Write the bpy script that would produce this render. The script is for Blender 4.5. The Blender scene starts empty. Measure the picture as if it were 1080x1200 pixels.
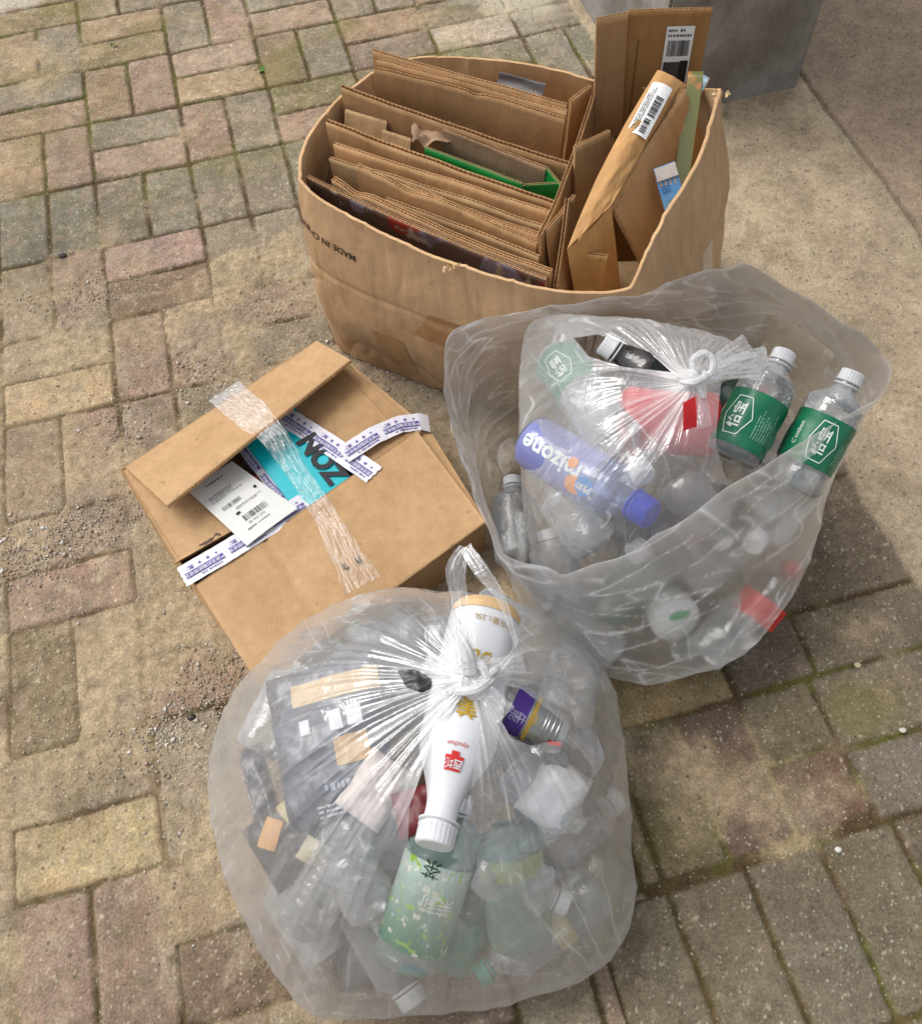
import bpy, bmesh, math, random
import numpy as np
from mathutils import Vector, Matrix, Euler
S = bpy.context.scene
COL = S.collection
R_ = math.radians
PI = math.pi

# ------------------------------------------------------------------ camera (solved from the paving grid)
F, PITCH, ROLL, CH = 1048.33, R_(60.01), R_(-4.064), 1.2548
cp, sp, cr, sr = math.cos(PITCH), math.sin(PITCH), math.cos(ROLL), math.sin(ROLL)
FW = Vector((0, cp, -sp)); UP0 = Vector((0, sp, cp)); RT0 = Vector((1, 0, 0))
RT = RT0 * cr + UP0 * sr; UP = -RT0 * sr + UP0 * cr
CAMP = Vector((0, 0, CH))
cd = bpy.data.cameras.new('camera'); cam = bpy.data.objects.new('camera', cd); COL.objects.link(cam)
cam.matrix_world = Matrix.Translation(CAMP) @ Matrix((RT, UP, -FW)).transposed().to_4x4()
cd.sensor_fit = 'VERTICAL'; cd.sensor_height = 24.0; cd.lens = 24.0 * F / 1200.0
cd.clip_start = 0.02; cd.clip_end = 300
S.camera = cam

def at(x, y, z=0.0):
    d = FW + RT * ((x - 540) / F) - UP * ((y - 600) / F)
    return CAMP + d * ((z - CH) / d.z)

def pxs(P):
    """project an (n,3) array to photo pixels (used only to place openings in a film)"""
    P = np.asarray(P, float) - np.array(CAMP)
    z = P @ np.array(FW)
    return 540 + F * (P @ np.array(RT)) / z, 600 - F * (P @ np.array(UP)) / z

# ------------------------------------------------------------------ world, sun, exposure
W = bpy.data.worlds.new("World"); S.world = W; W.use_nodes = True
nt = W.node_tree; nt.nodes.clear()
sky = nt.nodes.new('ShaderNodeTexSky'); sky.sky_type = 'NISHITA'; sky.sun_disc = False
SUN_EL, SUN_AZ = 56.0, -62.0            # azimuth measured from +Y, clockwise positive
sky.sun_elevation = R_(SUN_EL); sky.sun_rotation = R_(SUN_AZ)
sky.air_density = 1.0; sky.dust_density = 4.0; sky.ozone_density = 0.6
hs = nt.nodes.new('ShaderNodeHueSaturation'); hs.inputs['Saturation'].default_value = 0.22
bg = nt.nodes.new('ShaderNodeBackground'); bg.inputs[1].default_value = 0.15
wo = nt.nodes.new('ShaderNodeOutputWorld')
nt.links.new(sky.outputs[0], hs.inputs['Color']); nt.links.new(hs.outputs[0], bg.inputs[0]); nt.links.new(bg.outputs[0], wo.inputs[0])
sl = bpy.data.lights.new('sun', 'SUN'); sl.energy = 1.15; sl.angle = R_(34); sl.color = (1.0, 0.975, 0.94)
so = bpy.data.objects.new('sun', sl); COL.objects.link(so)
el, az = R_(SUN_EL), R_(SUN_AZ)
sdir = Vector((math.sin(az) * math.cos(el), math.cos(az) * math.cos(el), math.sin(el)))
so.rotation_euler = sdir.to_track_quat('Z', 'Y').to_euler(); so.location = sdir * 6
S.view_settings.view_transform = 'Standard'; S.view_settings.look = 'None'
S.view_settings.exposure = 0.40; S.view_settings.gamma = 1
S.render.engine = 'CYCLES'
S.cycles.transparent_max_bounces = 40; S.cycles.max_bounces = 12
S.cycles.transmission_bounces = 10; S.cycles.use_denoising = True
S.cycles.sample_clamp_indirect = 6

# ------------------------------------------------------------------ small helpers
def lin(c):
    return [(v / 255 / 12.92 if v / 255 <= .04045 else ((v / 255 + .055) / 1.055) ** 2.4) for v in c]
def sc(r, g, b, k=.78):
    l = lin((r, g, b)); return (min(l[0] * k, .85), min(l[1] * k, .85), min(l[2] * k, .85), 1)

class N:
    """tiny node-graph helper"""
    def __init__(s, name):
        s.m = bpy.data.materials.new(name); s.m.use_nodes = True; s.t = s.m.node_tree; s.t.nodes.clear()
        s.out = s.add('OutputMaterial')
    def add(s, typ, **kw):
        n = s.t.nodes.new('ShaderNode' + typ)
        for k, v in kw.items():
            if k in n.inputs.keys(): s.set(n, k, v)
            else: setattr(n, k, v)
        return n
    def set(s, n, k, v):
        if isinstance(v, bpy.types.NodeSocket): s.t.links.new(v, n.inputs[k])
        else: n.inputs[k].default_value = v
    def coord(s, kind='Object', scale=(1, 1, 1)):
        c = s.add('TexCoord'); mp = s.add('Mapping'); s.set(mp, 'Vector', c.outputs[kind]); mp.inputs['Scale'].default_value = scale
        return mp.outputs[0]
    def noise(s, vec, scale, detail=4, rough=.55, out='Fac', dist=0):
        n = s.add('TexNoise'); s.set(n, 'Vector', vec); n.inputs['Scale'].default_value = scale
        n.inputs['Detail'].default_value = detail; n.inputs['Roughness'].default_value = rough; n.inputs['Distortion'].default_value = dist
        return n.outputs[out]
    def ramp(s, fac, a, b, ca=(0, 0, 0, 1), cb=(1, 1, 1, 1)):
        r = s.add('ValToRGB'); s.set(r, 'Fac', fac)
        r.color_ramp.elements[0].position = a; r.color_ramp.elements[1].position = b
        r.color_ramp.elements[0].color = ca; r.color_ramp.elements[1].color = cb
        return r.outputs[0]
    def math(s, op, a, b=0.0, clamp=False):
        n = s.add('Math', operation=op); s.set(n, 0, a); s.set(n, 1, b); n.use_clamp = clamp; return n.outputs[0]
    def mix(s, fac, a, b, mode='MIX'):
        n = s.add('Mix', data_type='RGBA', blend_type=mode)
        for k, v in ((0, fac), (6, a), (7, b)):
            if isinstance(v, bpy.types.NodeSocket): s.t.links.new(v, n.inputs[k])
            else: n.inputs[k].default_value = v
        return n.outputs[2]
    def bump(s, h, strength, dist, nrm=None):
        b = s.add('Bump'); s.set(b, 'Height', h); b.inputs['Strength'].default_value = strength; b.inputs['Distance'].default_value = dist
        if nrm is not None: s.set(b, 'Normal', nrm)
        return b.outputs[0]
    def pbsdf(s, col, rough=.5, nrm=None, spec=.5, metal=0.0, **kw):
        p = s.add('BsdfPrincipled'); s.set(p, 'Base Color', col); s.set(p, 'Roughness', rough)
        p.inputs['Specular IOR Level'].default_value = spec; p.inputs['Metallic'].default_value = metal
        if nrm is not None: s.set(p, 'Normal', nrm)
        for k, v in kw.items(): s.set(p, k, v)
        s.t.links.new(p.outputs[0], s.out.inputs[0]); return p

_mc = {}
def plain(name, rgb, rough=.5, spec=.4, metal=0.0, var=.12, scale=60, k=.78, bump=.0):
    key = (name,)
    if key in _mc: return _mc[key]
    n = N(name); v = n.coord(); f = n.noise(v, scale, 3)
    c = sc(*rgb, k=k); d = tuple([x * (1 - var) for x in c[:3]] + [1]); e = tuple([min(1, x * (1 + var)) for x in c[:3]] + [1])
    col = n.ramp(f, .3, .7, d, e)
    nr = n.bump(f, bump, .002) if bump else None
    n.pbsdf(col, rough, nr, spec, metal)
    _mc[key] = n.m; return n.m

def cardboard(name, rgb, dark=.76, seed=0.0, k=.98, rough=.78):
    """kraft board: fine fibre specks, faint flute banding down the sheet, blotches, scuffs and soft creases"""
    n = N(name); v = n.coord(); oi = n.add('ObjectInfo')
    off = n.add('VectorMath', operation='ADD'); n.set(off, 0, v)
    cmb = n.add('CombineXYZ'); n.set(cmb, 0, n.math('MULTIPLY', oi.outputs['Random'], 37.0)); n.set(cmb, 1, n.math('MULTIPLY', oi.outputs['Random'], 11.0))
    n.t.links.new(cmb.outputs[0], off.inputs[1]); v2 = off.outputs[0]
    base = sc(*rgb, k=k); dk = tuple([base[0] * dark, base[1] * dark * .97, base[2] * dark * .92, 1])
    big = n.noise(v2, 7, 5, .6); fine = n.noise(v2, 420, 3, .7)
    c = n.mix(n.ramp(big, .35, .68), base, dk)
    c = n.mix(n.ramp(fine, .55, .75, (0, 0, 0, 1), (.35, .35, .35, 1)), c, tuple([x * .72 for x in base[:3]] + [1]))
    st = n.noise(v2, 3.2, 3, .5, dist=1.0); c = n.mix(n.ramp(st, .52, .60, (0, 0, 0, 1), (.30, .30, .30, 1)), c, tuple([base[0] * .74, base[1] * .70, base[2] * .66, 1]))
    dot = n.noise(v2, 95, 2, .5); c = n.mix(n.ramp(dot, .70, .74, (0, 0, 0, 1), (.6, .6, .6, 1)), c, tuple([x * .5 for x in base[:3]] + [1]))
    sv = n.add('Mapping'); n.set(sv, 'Vector', v2); sv.inputs['Scale'].default_value = (1, 1, .07); c = n.mix(1.0, c, n.ramp(n.noise(sv.outputs[0], 55, 4, .7), .3, .7, (.88, .87, .86, 1), (1.10, 1.10, 1.10, 1)), 'MULTIPLY')
    scf = n.noise(v2, 38, 6, .75)
    c = n.mix(n.ramp(scf, .62, .74, (0, 0, 0, 1), (.45, .45, .45, 1)), c, tuple([min(.8, x * 1.3) for x in base[:3]] + [1]))
    br = n.math('MULTIPLY_ADD', oi.outputs['Random'], .22); br.node.inputs[2].default_value = .88
    cc = n.add('HueSaturation'); n.set(cc, 'Color', c); n.set(cc, 'Value', br)
    w = n.add('TexWave', wave_type='BANDS', bands_direction='X'); n.set(w, 'Vector', v); w.inputs['Scale'].default_value = 45
    w.inputs['Distortion'].default_value = .6
    b1 = n.bump(w.outputs['Fac'], .10, .0008)
    b2 = n.bump(n.noise(v2, 14, 5, .6, dist=1.2), .35, .006, b1)
    n.pbsdf(cc.outputs[0], rough, b2, .25)
    return n.m

def film(name, tint=(.98, .98, .98), base=.16, graze=.62, white=.78, rough=.16, gl=.30, blur=.0, bump=.5, dens=.5, bscale=26, back=.30, brough=.26):
    """thin polythene: see-through, milky where it is gathered or seen edge on, with crease highlights painted in as whitening"""
    n = N(name); v = n.coord()
    at_ = n.add('Attribute', attribute_name='dens')
    wr = n.noise(v, bscale, 5, .62, dist=1.6)
    rid = n.math('ABSOLUTE', n.math('SUBTRACT', wr, .5)); rid = n.math('MULTIPLY', rid, 2.0)
    v3 = n.coord('Object', (1, 1, .35)); wr2 = n.noise(v3, bscale * 3.3, 3, .6, dist=2.5)
    rid2 = n.math('ABSOLUTE', n.math('SUBTRACT', wr2, .5))
    nb = n.bump(rid, bump, .010); nb = n.bump(rid2, bump * .7, .004, nb)
    lw = n.add('LayerWeight'); lw.inputs['Blend'].default_value = .42
    fac = n.math('MULTIPLY_ADD', lw.outputs['Facing'], graze); fac.node.inputs[2].default_value = base
    crease = n.ramp(rid, .0, .04, (.05, .05, .05, 1), (0, 0, 0, 1))  # crease highlights painted in as a little extra white
    fac = n.math('ADD', fac, crease)
    fac = n.math('ADD', fac, n.math('MULTIPLY', at_.outputs['Fac'], dens), True)  # attribute holds film layering plus painted highlight streaks
    df = n.add('BsdfDiffuse', Color=(white, white, white * 1.0, 1)); n.set(df, 'Normal', nb)
    tl = n.add('BsdfTranslucent', Color=(white, white, white, 1)); n.set(tl, 'Normal', nb)
    m1 = n.add('MixShader'); m1.inputs[0].default_value = back; n.t.links.new(df.outputs[0], m1.inputs[1]); n.t.links.new(tl.outputs[0], m1.inputs[2])
    tr = n.add('BsdfTransparent', Color=(*tint, 1)); thr = tr.outputs[0]
    if blur:
        rf = n.add('BsdfRefraction', Color=(*tint, 1)); rf.inputs['IOR'].default_value = 1.02; rf.inputs['Roughness'].default_value = brough
        mb = n.add('MixShader'); mb.inputs[0].default_value = blur
        n.t.links.new(tr.outputs[0], mb.inputs[1]); n.t.links.new(rf.outputs[0], mb.inputs[2]); thr = mb.outputs[0]
    m2 = n.add('MixShader'); n.set(m2, 0, fac); n.t.links.new(thr, m2.inputs[1]); n.t.links.new(m1.outputs[0], m2.inputs[2])
    g = n.add('BsdfGlossy', Color=(1, 1, 1, 1)); g.inputs['Roughness'].default_value = rough; n.set(g, 'Normal', nb)
    fr = n.add('Fresnel'); fr.inputs['IOR'].default_value = 1.5; n.set(fr, 'Normal', nb)
    gf = n.math('MULTIPLY_ADD', fr.outputs[0], gl * 2.2, True); gf.node.inputs[2].default_value = gl * .12; gf.node.use_clamp = True; gf = n.math('MINIMUM', gf, .45)
    m3 = n.add('MixShader'); n.set(m3, 0, gf); n.t.links.new(m2.outputs[0], m3.inputs[1]); n.t.links.new(g.outputs[0], m3.inputs[2])
    n.t.links.new(m3.outputs[0], n.out.inputs[0]); return n.m

def pet(name, rgb=(225, 230, 232), base=.10, tint=(.94, .96, .97), k=.9):
    """clear or tinted bottle plastic"""
    key = ('pet', name)
    if key in _mc: return _mc[key]
    n = N(name); lw = n.add('LayerWeight'); lw.inputs['Blend'].default_value = .35
    v = n.coord(); nb = n.bump(n.noise(v, 45, 3, .6, dist=1), .5, .004)
    fac = n.math('MULTIPLY_ADD', lw.outputs['Facing'], .55, True); fac.node.inputs[2].default_value = base
    df = n.add('BsdfDiffuse', Color=sc(*rgb, k=k)); tr = n.add('BsdfTransparent', Color=(*tint, 1))
    m = n.add('MixShader'); n.set(m, 0, fac); n.t.links.new(tr.outputs[0], m.inputs[1]); n.t.links.new(df.outputs[0], m.inputs[2])
    g = n.add('BsdfGlossy'); g.inputs['Roughness'].default_value = .06; n.set(g, 'Normal', nb)
    fr = n.add('Fresnel'); fr.inputs['IOR'].default_value = 1.55; n.set(fr, 'Normal', nb)
    m2 = n.add('MixShader'); n.set(m2, 0, n.math('MULTIPLY', fr.outputs[0], 1.8, True)); n.t.links.new(m.outputs[0], m2.inputs[1]); n.t.links.new(g.outputs[0], m2.inputs[2])
    n.t.links.new(m2.outputs[0], n.out.inputs[0]); _mc[key] = n.m; return n.m

def tag(o, label=None, cat=None, group=None, kind=None):
    if label: o['label'] = label
    if cat: o['category'] = cat
    if group: o['group'] = group
    if kind: o['kind'] = kind
    return o

def link(name, me, mat=None, parent=None, smooth=False):
    o = bpy.data.objects.new(name, me); COL.objects.link(o)
    if mat is not None:
        for m in (mat if isinstance(mat, (list, tuple)) else [mat]): me.materials.append(m)
    if parent is not None: o.parent = parent
    if smooth and len(me.polygons): me.polygons.foreach_set('use_smooth', [True] * len(me.polygons))
    return o

def obj(name, bm, mat=None, parent=None, smooth=False):
    me = bpy.data.meshes.new(name); bm.to_mesh(me); bm.free()
    return link(name, me, mat, parent, smooth)

def empty(name, M=None, label=None, cat=None, group=None):
    o = bpy.data.objects.new(name, None); COL.objects.link(o); o.empty_display_size = .05
    if M is not None: o.matrix_world = M if isinstance(M, Matrix) else Matrix.Translation(Vector(M))
    return tag(o, label, cat, group)

def np_mesh(name, V, Q, attrs=None):
    me = bpy.data.meshes.new(name); V = np.ascontiguousarray(V, dtype=np.float32); Q = np.ascontiguousarray(Q, dtype=np.int32)
    me.vertices.add(len(V)); me.vertices.foreach_set('co', V.ravel())
    k = Q.shape[1]; me.loops.add(Q.size); me.loops.foreach_set('vertex_index', Q.ravel())
    me.polygons.add(len(Q)); me.polygons.foreach_set('loop_start', np.arange(0, Q.size, k, dtype=np.int32))
    me.update(calc_edges=True)
    for nme, (typ, arr) in (attrs or {}).items():
        a = me.attributes.new(nme, typ, 'POINT')
        a.data.foreach_set('color' if 'COLOR' in typ else 'value', np.ascontiguousarray(arr, dtype=np.float32).ravel())
    return me

def grid_quads(n, m, wrap=False):
    i, j = np.meshgrid(np.arange(n if wrap else n - 1), np.arange(m - 1), indexing='ij')
    i2 = (i + 1) % n
    return np.stack([i * m + j, i2 * m + j, i2 * m + j + 1, i * m + j + 1], -1).reshape(-1, 4)

rs = np.random.RandomState(7)
_perm = np.tile(rs.permutation(256), 3)
_g3 = rs.normal(size=(256, 3)); _g3 /= np.linalg.norm(_g3, axis=1)[:, None]
_perm32 = _perm.astype(np.int32); _g3f = [np.ascontiguousarray(_g3[:, k].astype(np.float32)) for k in range(3)]
def pn(x, y, z=0.0):
    """gradient noise, about -0.7..0.7"""
    f4 = np.float32; x, y, z = np.asarray(x, f4), np.asarray(y, f4), np.asarray(z, f4)
    fl = [np.floor(t) for t in (x, y, z)]; xi, yi, zi = [t.astype(np.int32) for t in fl]; xf, yf, zf = x - fl[0], y - fl[1], z - fl[2]
    u, v, w = [t * t * t * (t * (t * 6 - 15) + 10) for t in (xf, yf, zf)]; r = f4(0); g3 = _g3f
    for a in (0, 1):
        pa = _perm32[(xi + a) & 255]; wa = u if a else 1 - u
        for b in (0, 1):
            pb = _perm32[pa + ((yi + b) & 255)]; wb = wa * (v if b else 1 - v)
            for c in (0, 1):
                h = _perm32[pb + ((zi + c) & 255)]
                r = r + (g3[0][h] * (xf - a) + g3[1][h] * (yf - b) + g3[2][h] * (zf - c)) * wb * (w if c else 1 - w)
    return r
def fbm(x, y, z=0.0, o=4, g=.5):
    r, a = 0, 1.0
    for k in range(o):
        r = r + a * pn(x * 2 ** k + 17 * k, y * 2 ** k, np.asarray(z) * 2 ** k); a *= g
    return r
def sstep(a, b, x):
    t = np.clip((x - a) / (b - a), 0, 1); return t * t * (3 - 2 * t)

# ------------------------------------------------------------------ ground: block paving with sand, joints and a concrete slab
GY, GX0, GY0, CELL = R_(11.976), -.9957, 1.9338, .2
gc, gs = math.cos(GY), math.sin(GY)
def g2w(u, v, z=0.0):
    return Vector((CELL * (u * gc + v * gs) + GX0, CELL * (u * gs - v * gc) + GY0, z))
def w2g(x, y):
    dx, dy = x - GX0, y - GY0
    return (dx * gc + dy * gs) / CELL, (dx * gs - dy * gc) / CELL

def build_ground():
    rnd = random.Random(3)
    u0, u1, v0, v1, st = -4.0, 12.0, -5.0, 12.6, .0155
    nu, nv = int((u1 - u0) / st), int((v1 - v0) / st)
    us = u0 + np.arange(nu) * st; vs = v0 + np.arange(nv) * st
    U, V = np.meshgrid(us, vs, indexing='ij')
    # wobble the joints a little
    Uw = U + .020 * fbm(U * 1.3, V * 1.3, 3.1, 3) + .008 * pn(U * 9, V * 9, 1)
    Vw = V + .020 * fbm(U * 1.3, V * 1.3, 9.7, 3) + .008 * pn(U * 9, V * 9, 5)
    bricks = []
    pal = [(172, 140, 122), (160, 130, 112), (178, 150, 130), (166, 150, 120), (148, 126, 110), (142, 134, 112), (172, 142, 112), (150, 142, 122), (160, 128, 116)]
    green = [(130, 132, 114), (122, 126, 108), (138, 138, 120), (132, 126, 110)]
    dark = [(116, 106, 88), (110, 97, 82), (120, 110, 88), (106, 97, 80), (124, 110, 94)]  # darker stones at lower right, building shade also put into their colour
    def addb(a, b, c, d, col, tex=0): bricks.append([a, b, c, d, col, rnd.uniform(-.0012, .0012), rnd.uniform(-.003, .003), rnd.uniform(-.003, .003), tex])
    kinds = {(5, 0): 'H', (4, 1): 'V', (0, 5): 'V', (0, 6): 'H', (0, 7): 'V', (1, 9): 'H', (0, 8): 'H', (0, 4): 'H', (1, 5): 'V', (6, 0): 'H'}
    for i in range(-4, 12):
        for j in range(-5, 13):
            right = (j >= 8 and i >= 4) or (i >= 5 and j >= 4)
            if right: continue
            k = kinds.get((i, j), 'V' if (i + j) % 2 else 'H')
            if j == 2 and i < 4: k = 'V'
            p = green if (j == 2 and i < 4) or (i >= 5 and j <= 1) else pal
            for h in (0, 1):
                c = rnd.choice(p)
                if i <= 5 and j <= 1 and rnd.random() < .25: c = rnd.choice([(168, 138, 104), (160, 142, 92), (176, 150, 112)])
                if k == 'H': addb(i, j + .5 * h, i + 1, j + .5 * h + .5, c)
                else: addb(i + .5 * h, j, i + .5 * h + .5, j + 1, c)
    o = .117
    # right-hand field, offset as in the photograph
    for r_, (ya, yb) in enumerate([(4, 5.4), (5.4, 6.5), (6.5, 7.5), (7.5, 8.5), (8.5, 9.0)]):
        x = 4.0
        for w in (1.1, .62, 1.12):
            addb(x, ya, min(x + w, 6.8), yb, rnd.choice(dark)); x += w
    for (a, b, c) in ((4.0, 4.14, (150, 132, 92)), (4.14, 4.60, (116, 106, 68)), (4.60, 5.09, (108, 78, 70))): addb(a, 9, b, 10, c)
    addb(5.09, 9, 5.64, 9.5, (120, 110, 80)); addb(5.09, 9.5, 5.64, 10, (118, 78, 58))
    addb(5.64, 9, 6.7, 9.55, (124, 114, 96)); addb(5.64, 9.55, 6.7, 10.05, (118, 110, 98)); addb(6.7, 9, 7.7, 10, (130, 120, 100))
    x = 3.62
    while x < 12: addb(x, 10.05, x + .525, 11.12, rnd.choice([(120, 112, 88), (112, 104, 84), (124, 116, 98), (116, 103, 87)])); x += .525
    x = 3.9
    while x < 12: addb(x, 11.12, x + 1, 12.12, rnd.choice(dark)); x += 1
    # individual stones the photo picks out, found by a point inside them
    picks = {(545, 40): (198, 182, 162), (70, 458): (196, 170, 126), (100, 990): (196, 172, 120), (180, 293): (178, 146, 136), (190, 338): (136, 112, 90),
             (75, 690): (158, 128, 112), (55, 800): (112, 98, 62), (790, 820): (178, 150, 92), (240, 1130): (122, 96, 80), (640, 45): (150, 144, 126),
             (660, 85): (140, 136, 120), (650, 25): (158, 150, 136), (345, 62): (150, 130, 100), (400, 85): (140, 132, 86), (180, 435): (162, 134, 116), (30, 560): (158, 136, 112), (905, 770): (122, 106, 92)}
    for (x, y), c in picks.items():
        q = at(x, y); a, b = w2g(q.x, q.y)
        for br in bricks:
            if br[0] <= a < br[2] and br[1] <= b < br[3]: br[4] = c; br[8] = 1
    col = np.zeros((nu, nv, 3)); hgt = np.zeros((nu, nv)); inside = np.zeros((nu, nv)); picked = np.zeros((nu, nv))
    jw = .006 + .016 * (pn(U * 2.3, V * 2.3, 4) + .3).clip(0, 1)
    for (a, b, c, d, cc, dz, tx, ty, tex) in bricks:
        ia, ib = int((a - .06 - u0) / st), int((c + .06 - u0) / st) + 1
        ja, jb = int((b - .06 - v0) / st), int((d + .06 - v0) / st) + 1
        ia, ja = max(ia, 0), max(ja, 0); ib, jb = min(ib, nu), min(jb, nv)
        if ia >= ib or ja >= jb: continue
        s_ = np.s_[ia:ib, ja:jb]; uu, vv = Uw[s_], Vw[s_]
        # rounded rectangle distance
        hx, hy = (c - a) / 2, (d - b) / 2; rr = .05
        qx = np.abs(uu - (a + c) / 2) - hx + rr; qy = np.abs(vv - (b + d) / 2) - hy + rr
        dist = -(np.hypot(np.maximum(qx, 0), np.maximum(qy, 0)) + np.minimum(np.maximum(qx, qy), 0) - rr)
        m = sstep(jw[s_] * .6, jw[s_] * .6 + .028, dist + .012 * pn(uu * 17, vv * 17, 3))
        w = dist > 0
        col[s_][w] = np.array(lin(cc))
        h = m * .0048 + w * (dz + tx * (uu - (a + c) / 2) + ty * (vv - (b + d) / 2))
        hgt[s_] = np.where(w, h, hgt[s_]); inside[s_] = np.where(w, m, inside[s_]); picked[s_] = np.where(w & (tex > 0), 1, picked[s_])
    # stone surface: mottling in hue and value
    n1 = fbm(U * 3, V * 3, 2, 4); n2 = fbm(U * 11, V * 11, 6, 4); n3 = fbm(U * 2.1, V * 2.1, 12, 3)
    val = 1 + .38 * n1 + .40 * n2
    col = col * val[..., None]
    tint = np.stack([1 + .12 * n3, np.ones_like(n3), 1 - .16 * n3], -1); col *= tint
    sandy = np.array(lin((160, 142, 120))); col = col + (sandy - col) * (.30 - .14 * picked)[..., None]
    bl = fbm(U * 5, V * 5, 131, 4, .6); Bc = np.array(lin((132, 122, 92))); col += (Bc - col) * (.55 * sstep(.12, .45, bl))[..., None]; Bc = np.array(lin((186, 158, 134))); col += (Bc - col) * (.5 * sstep(.12, .45, -bl) * (1 - .8 * sstep(3.4, 4.6, U) * sstep(7, 8.5, V)))[..., None]
    pale = sstep(.12, .42, fbm(U * 6, V * 6, 31, 5, .62)) * (1 - .6 * sstep(3.4, 4.6, U) * sstep(7, 8.5, V)); P = np.array(lin((190, 176, 148)))
    col += (P - col) * (.42 * pale)[..., None]
    spk = sstep(.33, .42, pn(U * 26, V * 26, 3)); col += (np.array(lin((226, 214, 188))) - col) * (.62 * spk)[..., None]
    gry = (col * np.array([.3, .5, .2])).sum(-1, keepdims=True); big_ = fbm(U * .55, V * .55, 150, 4, .6); col = (gry + (col - gry) * .78) * (1 + .42 * big_ - .14 * sstep(3.2, 5, U) * sstep(6.8, 8.5, V))[..., None]  # lower right darkened further, shade from the building painted into the colour
    spk2 = sstep(.30, .44, pn(U * 30, V * 30, 30)); col += (np.array(lin((88, 76, 60))) - col) * (.40 * spk2)[..., None]
    hgt += .0011 * n2 + .0005 * pn(U * 40, V * 40, 8)
    # joints
    moss = sstep(-.05, .35, fbm(U * 1.7, V * 1.7, 21, 3) + .12)
    mossr = np.clip(sstep(3, 1.5, V) + sstep(3.6, 5, U) * sstep(7, 9, V), 0, 1) * .8 + .2
    J = np.array(lin((92, 76, 54))) * (1 + .5 * n2)[..., None]; Mo = np.array(lin((98, 98, 50))) * (1 + .6 * n2)[..., None]
    jc = J + (Mo - J) * (moss * mossr)[..., None]
    inm = inside[..., None]; col = col * inm + jc * (1 - inm)
    # greenish algae film near joints and patches
    alg = sstep(.1, .5, fbm(U * 1.1, V * 1.1, 44, 4)) * mossr * .45
    col += (np.array(lin((128, 122, 62))) - col) * alg[..., None]
    # sand and grit lying over the worn middle of the yard
    reg = sstep(2.7, 3.6, V) * sstep(11.5, 9.0, V + .25 * np.abs(U)) * sstep(5.6, 4.2, U)
    dn = fbm(U * .9, V * .9, 60, 5, .6); dirt = sstep(-.22, .30, dn + .50 * reg - .40 + .14 * (1 - inside)) * (1 - .62 * picked)
    dirt = np.maximum(dirt, .0); dz = .0056 * dirt + .0022 * dirt * n2
    D = np.array(lin((182, 165, 138))) * (1 + .45 * n2 + .25 * n1)[..., None]
    gr = sstep(.05, .4, fbm(U * 1.4, V * 1.4, 81, 3)); D += (np.array(lin((158, 146, 130))) * (1 + .5 * n2)[..., None] - D) * (gr * .8)[..., None]
    col += (D - col) * (dirt * .86)[..., None]
    hgt = np.maximum(hgt, hgt * .35 + dz)
    # concrete slab on the right, smeared over the last pavers
    edge = 6.74 + .05 * fbm(U * 1.6, V * 1.6, 5, 4) - .95 * sstep(7.3, 6.7, V + .5 * fbm(U * 1.5, V * 1.5, 15, 3)) * sstep(3.0, 3.8, V)
    con = sstep(-.015, .03, U - edge) * sstep(2.0, 2.1, V + 2 * sstep(6.6, 6.8, U))
    n4 = fbm(U * 1.2, V * 1.2, 90, 5, .6); n5 = fbm(U * 5, V * 5, 93, 5, .65)
    C = np.array(lin((182, 167, 145))) * (1 + .34 * n4 + .20 * n5)[..., None]
    wet = sstep(.08, .3, fbm(U * 2, V * 2, 70, 5, .6)); C += (np.array(lin((150, 136, 116))) * (1 + .25 * n5)[..., None] - C) * (.50 * wet)[..., None]
    pl = sstep(.1, .35, fbm(U * 1.7, V * 2.6, 77, 5, .6)) * sstep(7.5, 4.5, V); C += (np.array(lin((196, 184, 158))) - C) * (.5 * pl)[..., None]
    j2 = 8.68 + .04 * fbm(U * 2, V * 2, 55, 4) - .25 * sstep(5.0, 6.4, V)
    far = sstep(-.02, .02, U - j2); C += (np.array(lin((170, 152, 134))) * (1 + .16 * n4 + .26 * n5)[..., None] - C) * (far * .9)[..., None]
    crack = np.exp(-((U - j2) / .022) ** 2) * sstep(-.35, .1, pn(U * 3, V * 3, 2) + .35 - .25 * sstep(4.5, 6, V))
    C *= (1 - .45 * crack)[..., None]
    spots = sstep(.34, .42, pn(U * 13, V * 13, 66)); C *= (1 - .35 * spots)[..., None]
    col += (C - col) * con[..., None]
    hc = .0072 + .0018 * n5 + .003 * far - .004 * crack + .0004 * pn(U * 45, V * 45, 1)
    hgt += (hc - hgt) * con
    # whitish mortar patch at the foot of the pillar
    mp = sstep(.25, -.15, np.hypot((U - 6.3) * 1.0, (V + .1) * 1.1) - .75 + .5 * fbm(U * 2, V * 2, 39, 4)); col += (np.array(lin((212, 205, 188))) - col) * (mp * .75)[..., None]
    mp = sstep(.3, -.1, np.hypot((U - .3) * .6, (V + 1.75) * 1.5) - .25 + .4 * fbm(U * 3, V * 3, 35, 4)); col += (np.array(lin((205, 205, 195))) - col) * (mp * .7)[..., None]
    col = np.clip(col * np.array([.90, .865, .815]), .01, .8)
    X = CELL * (U * gc + V * gs) + GX0; Y = CELL * (U * gs - V * gc) + GY0
    P = np.stack([X, Y, hgt - .0048], -1).reshape(-1, 3)
    ca = np.concatenate([col.reshape(-1, 3), np.ones((nu * nv, 1))], 1)
    Q = grid_quads(nu, nv)[:, ::-1]
    me = np_mesh('ground', P, Q, {'tone': ('FLOAT_COLOR', ca)})
    n = N('paving'); v = n.coord(); a = n.add('Attribute', attribute_name='tone')
    f1 = n.noise(v, 260, 4, .75); f2 = n.noise(v, 900, 2, .6)
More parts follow.
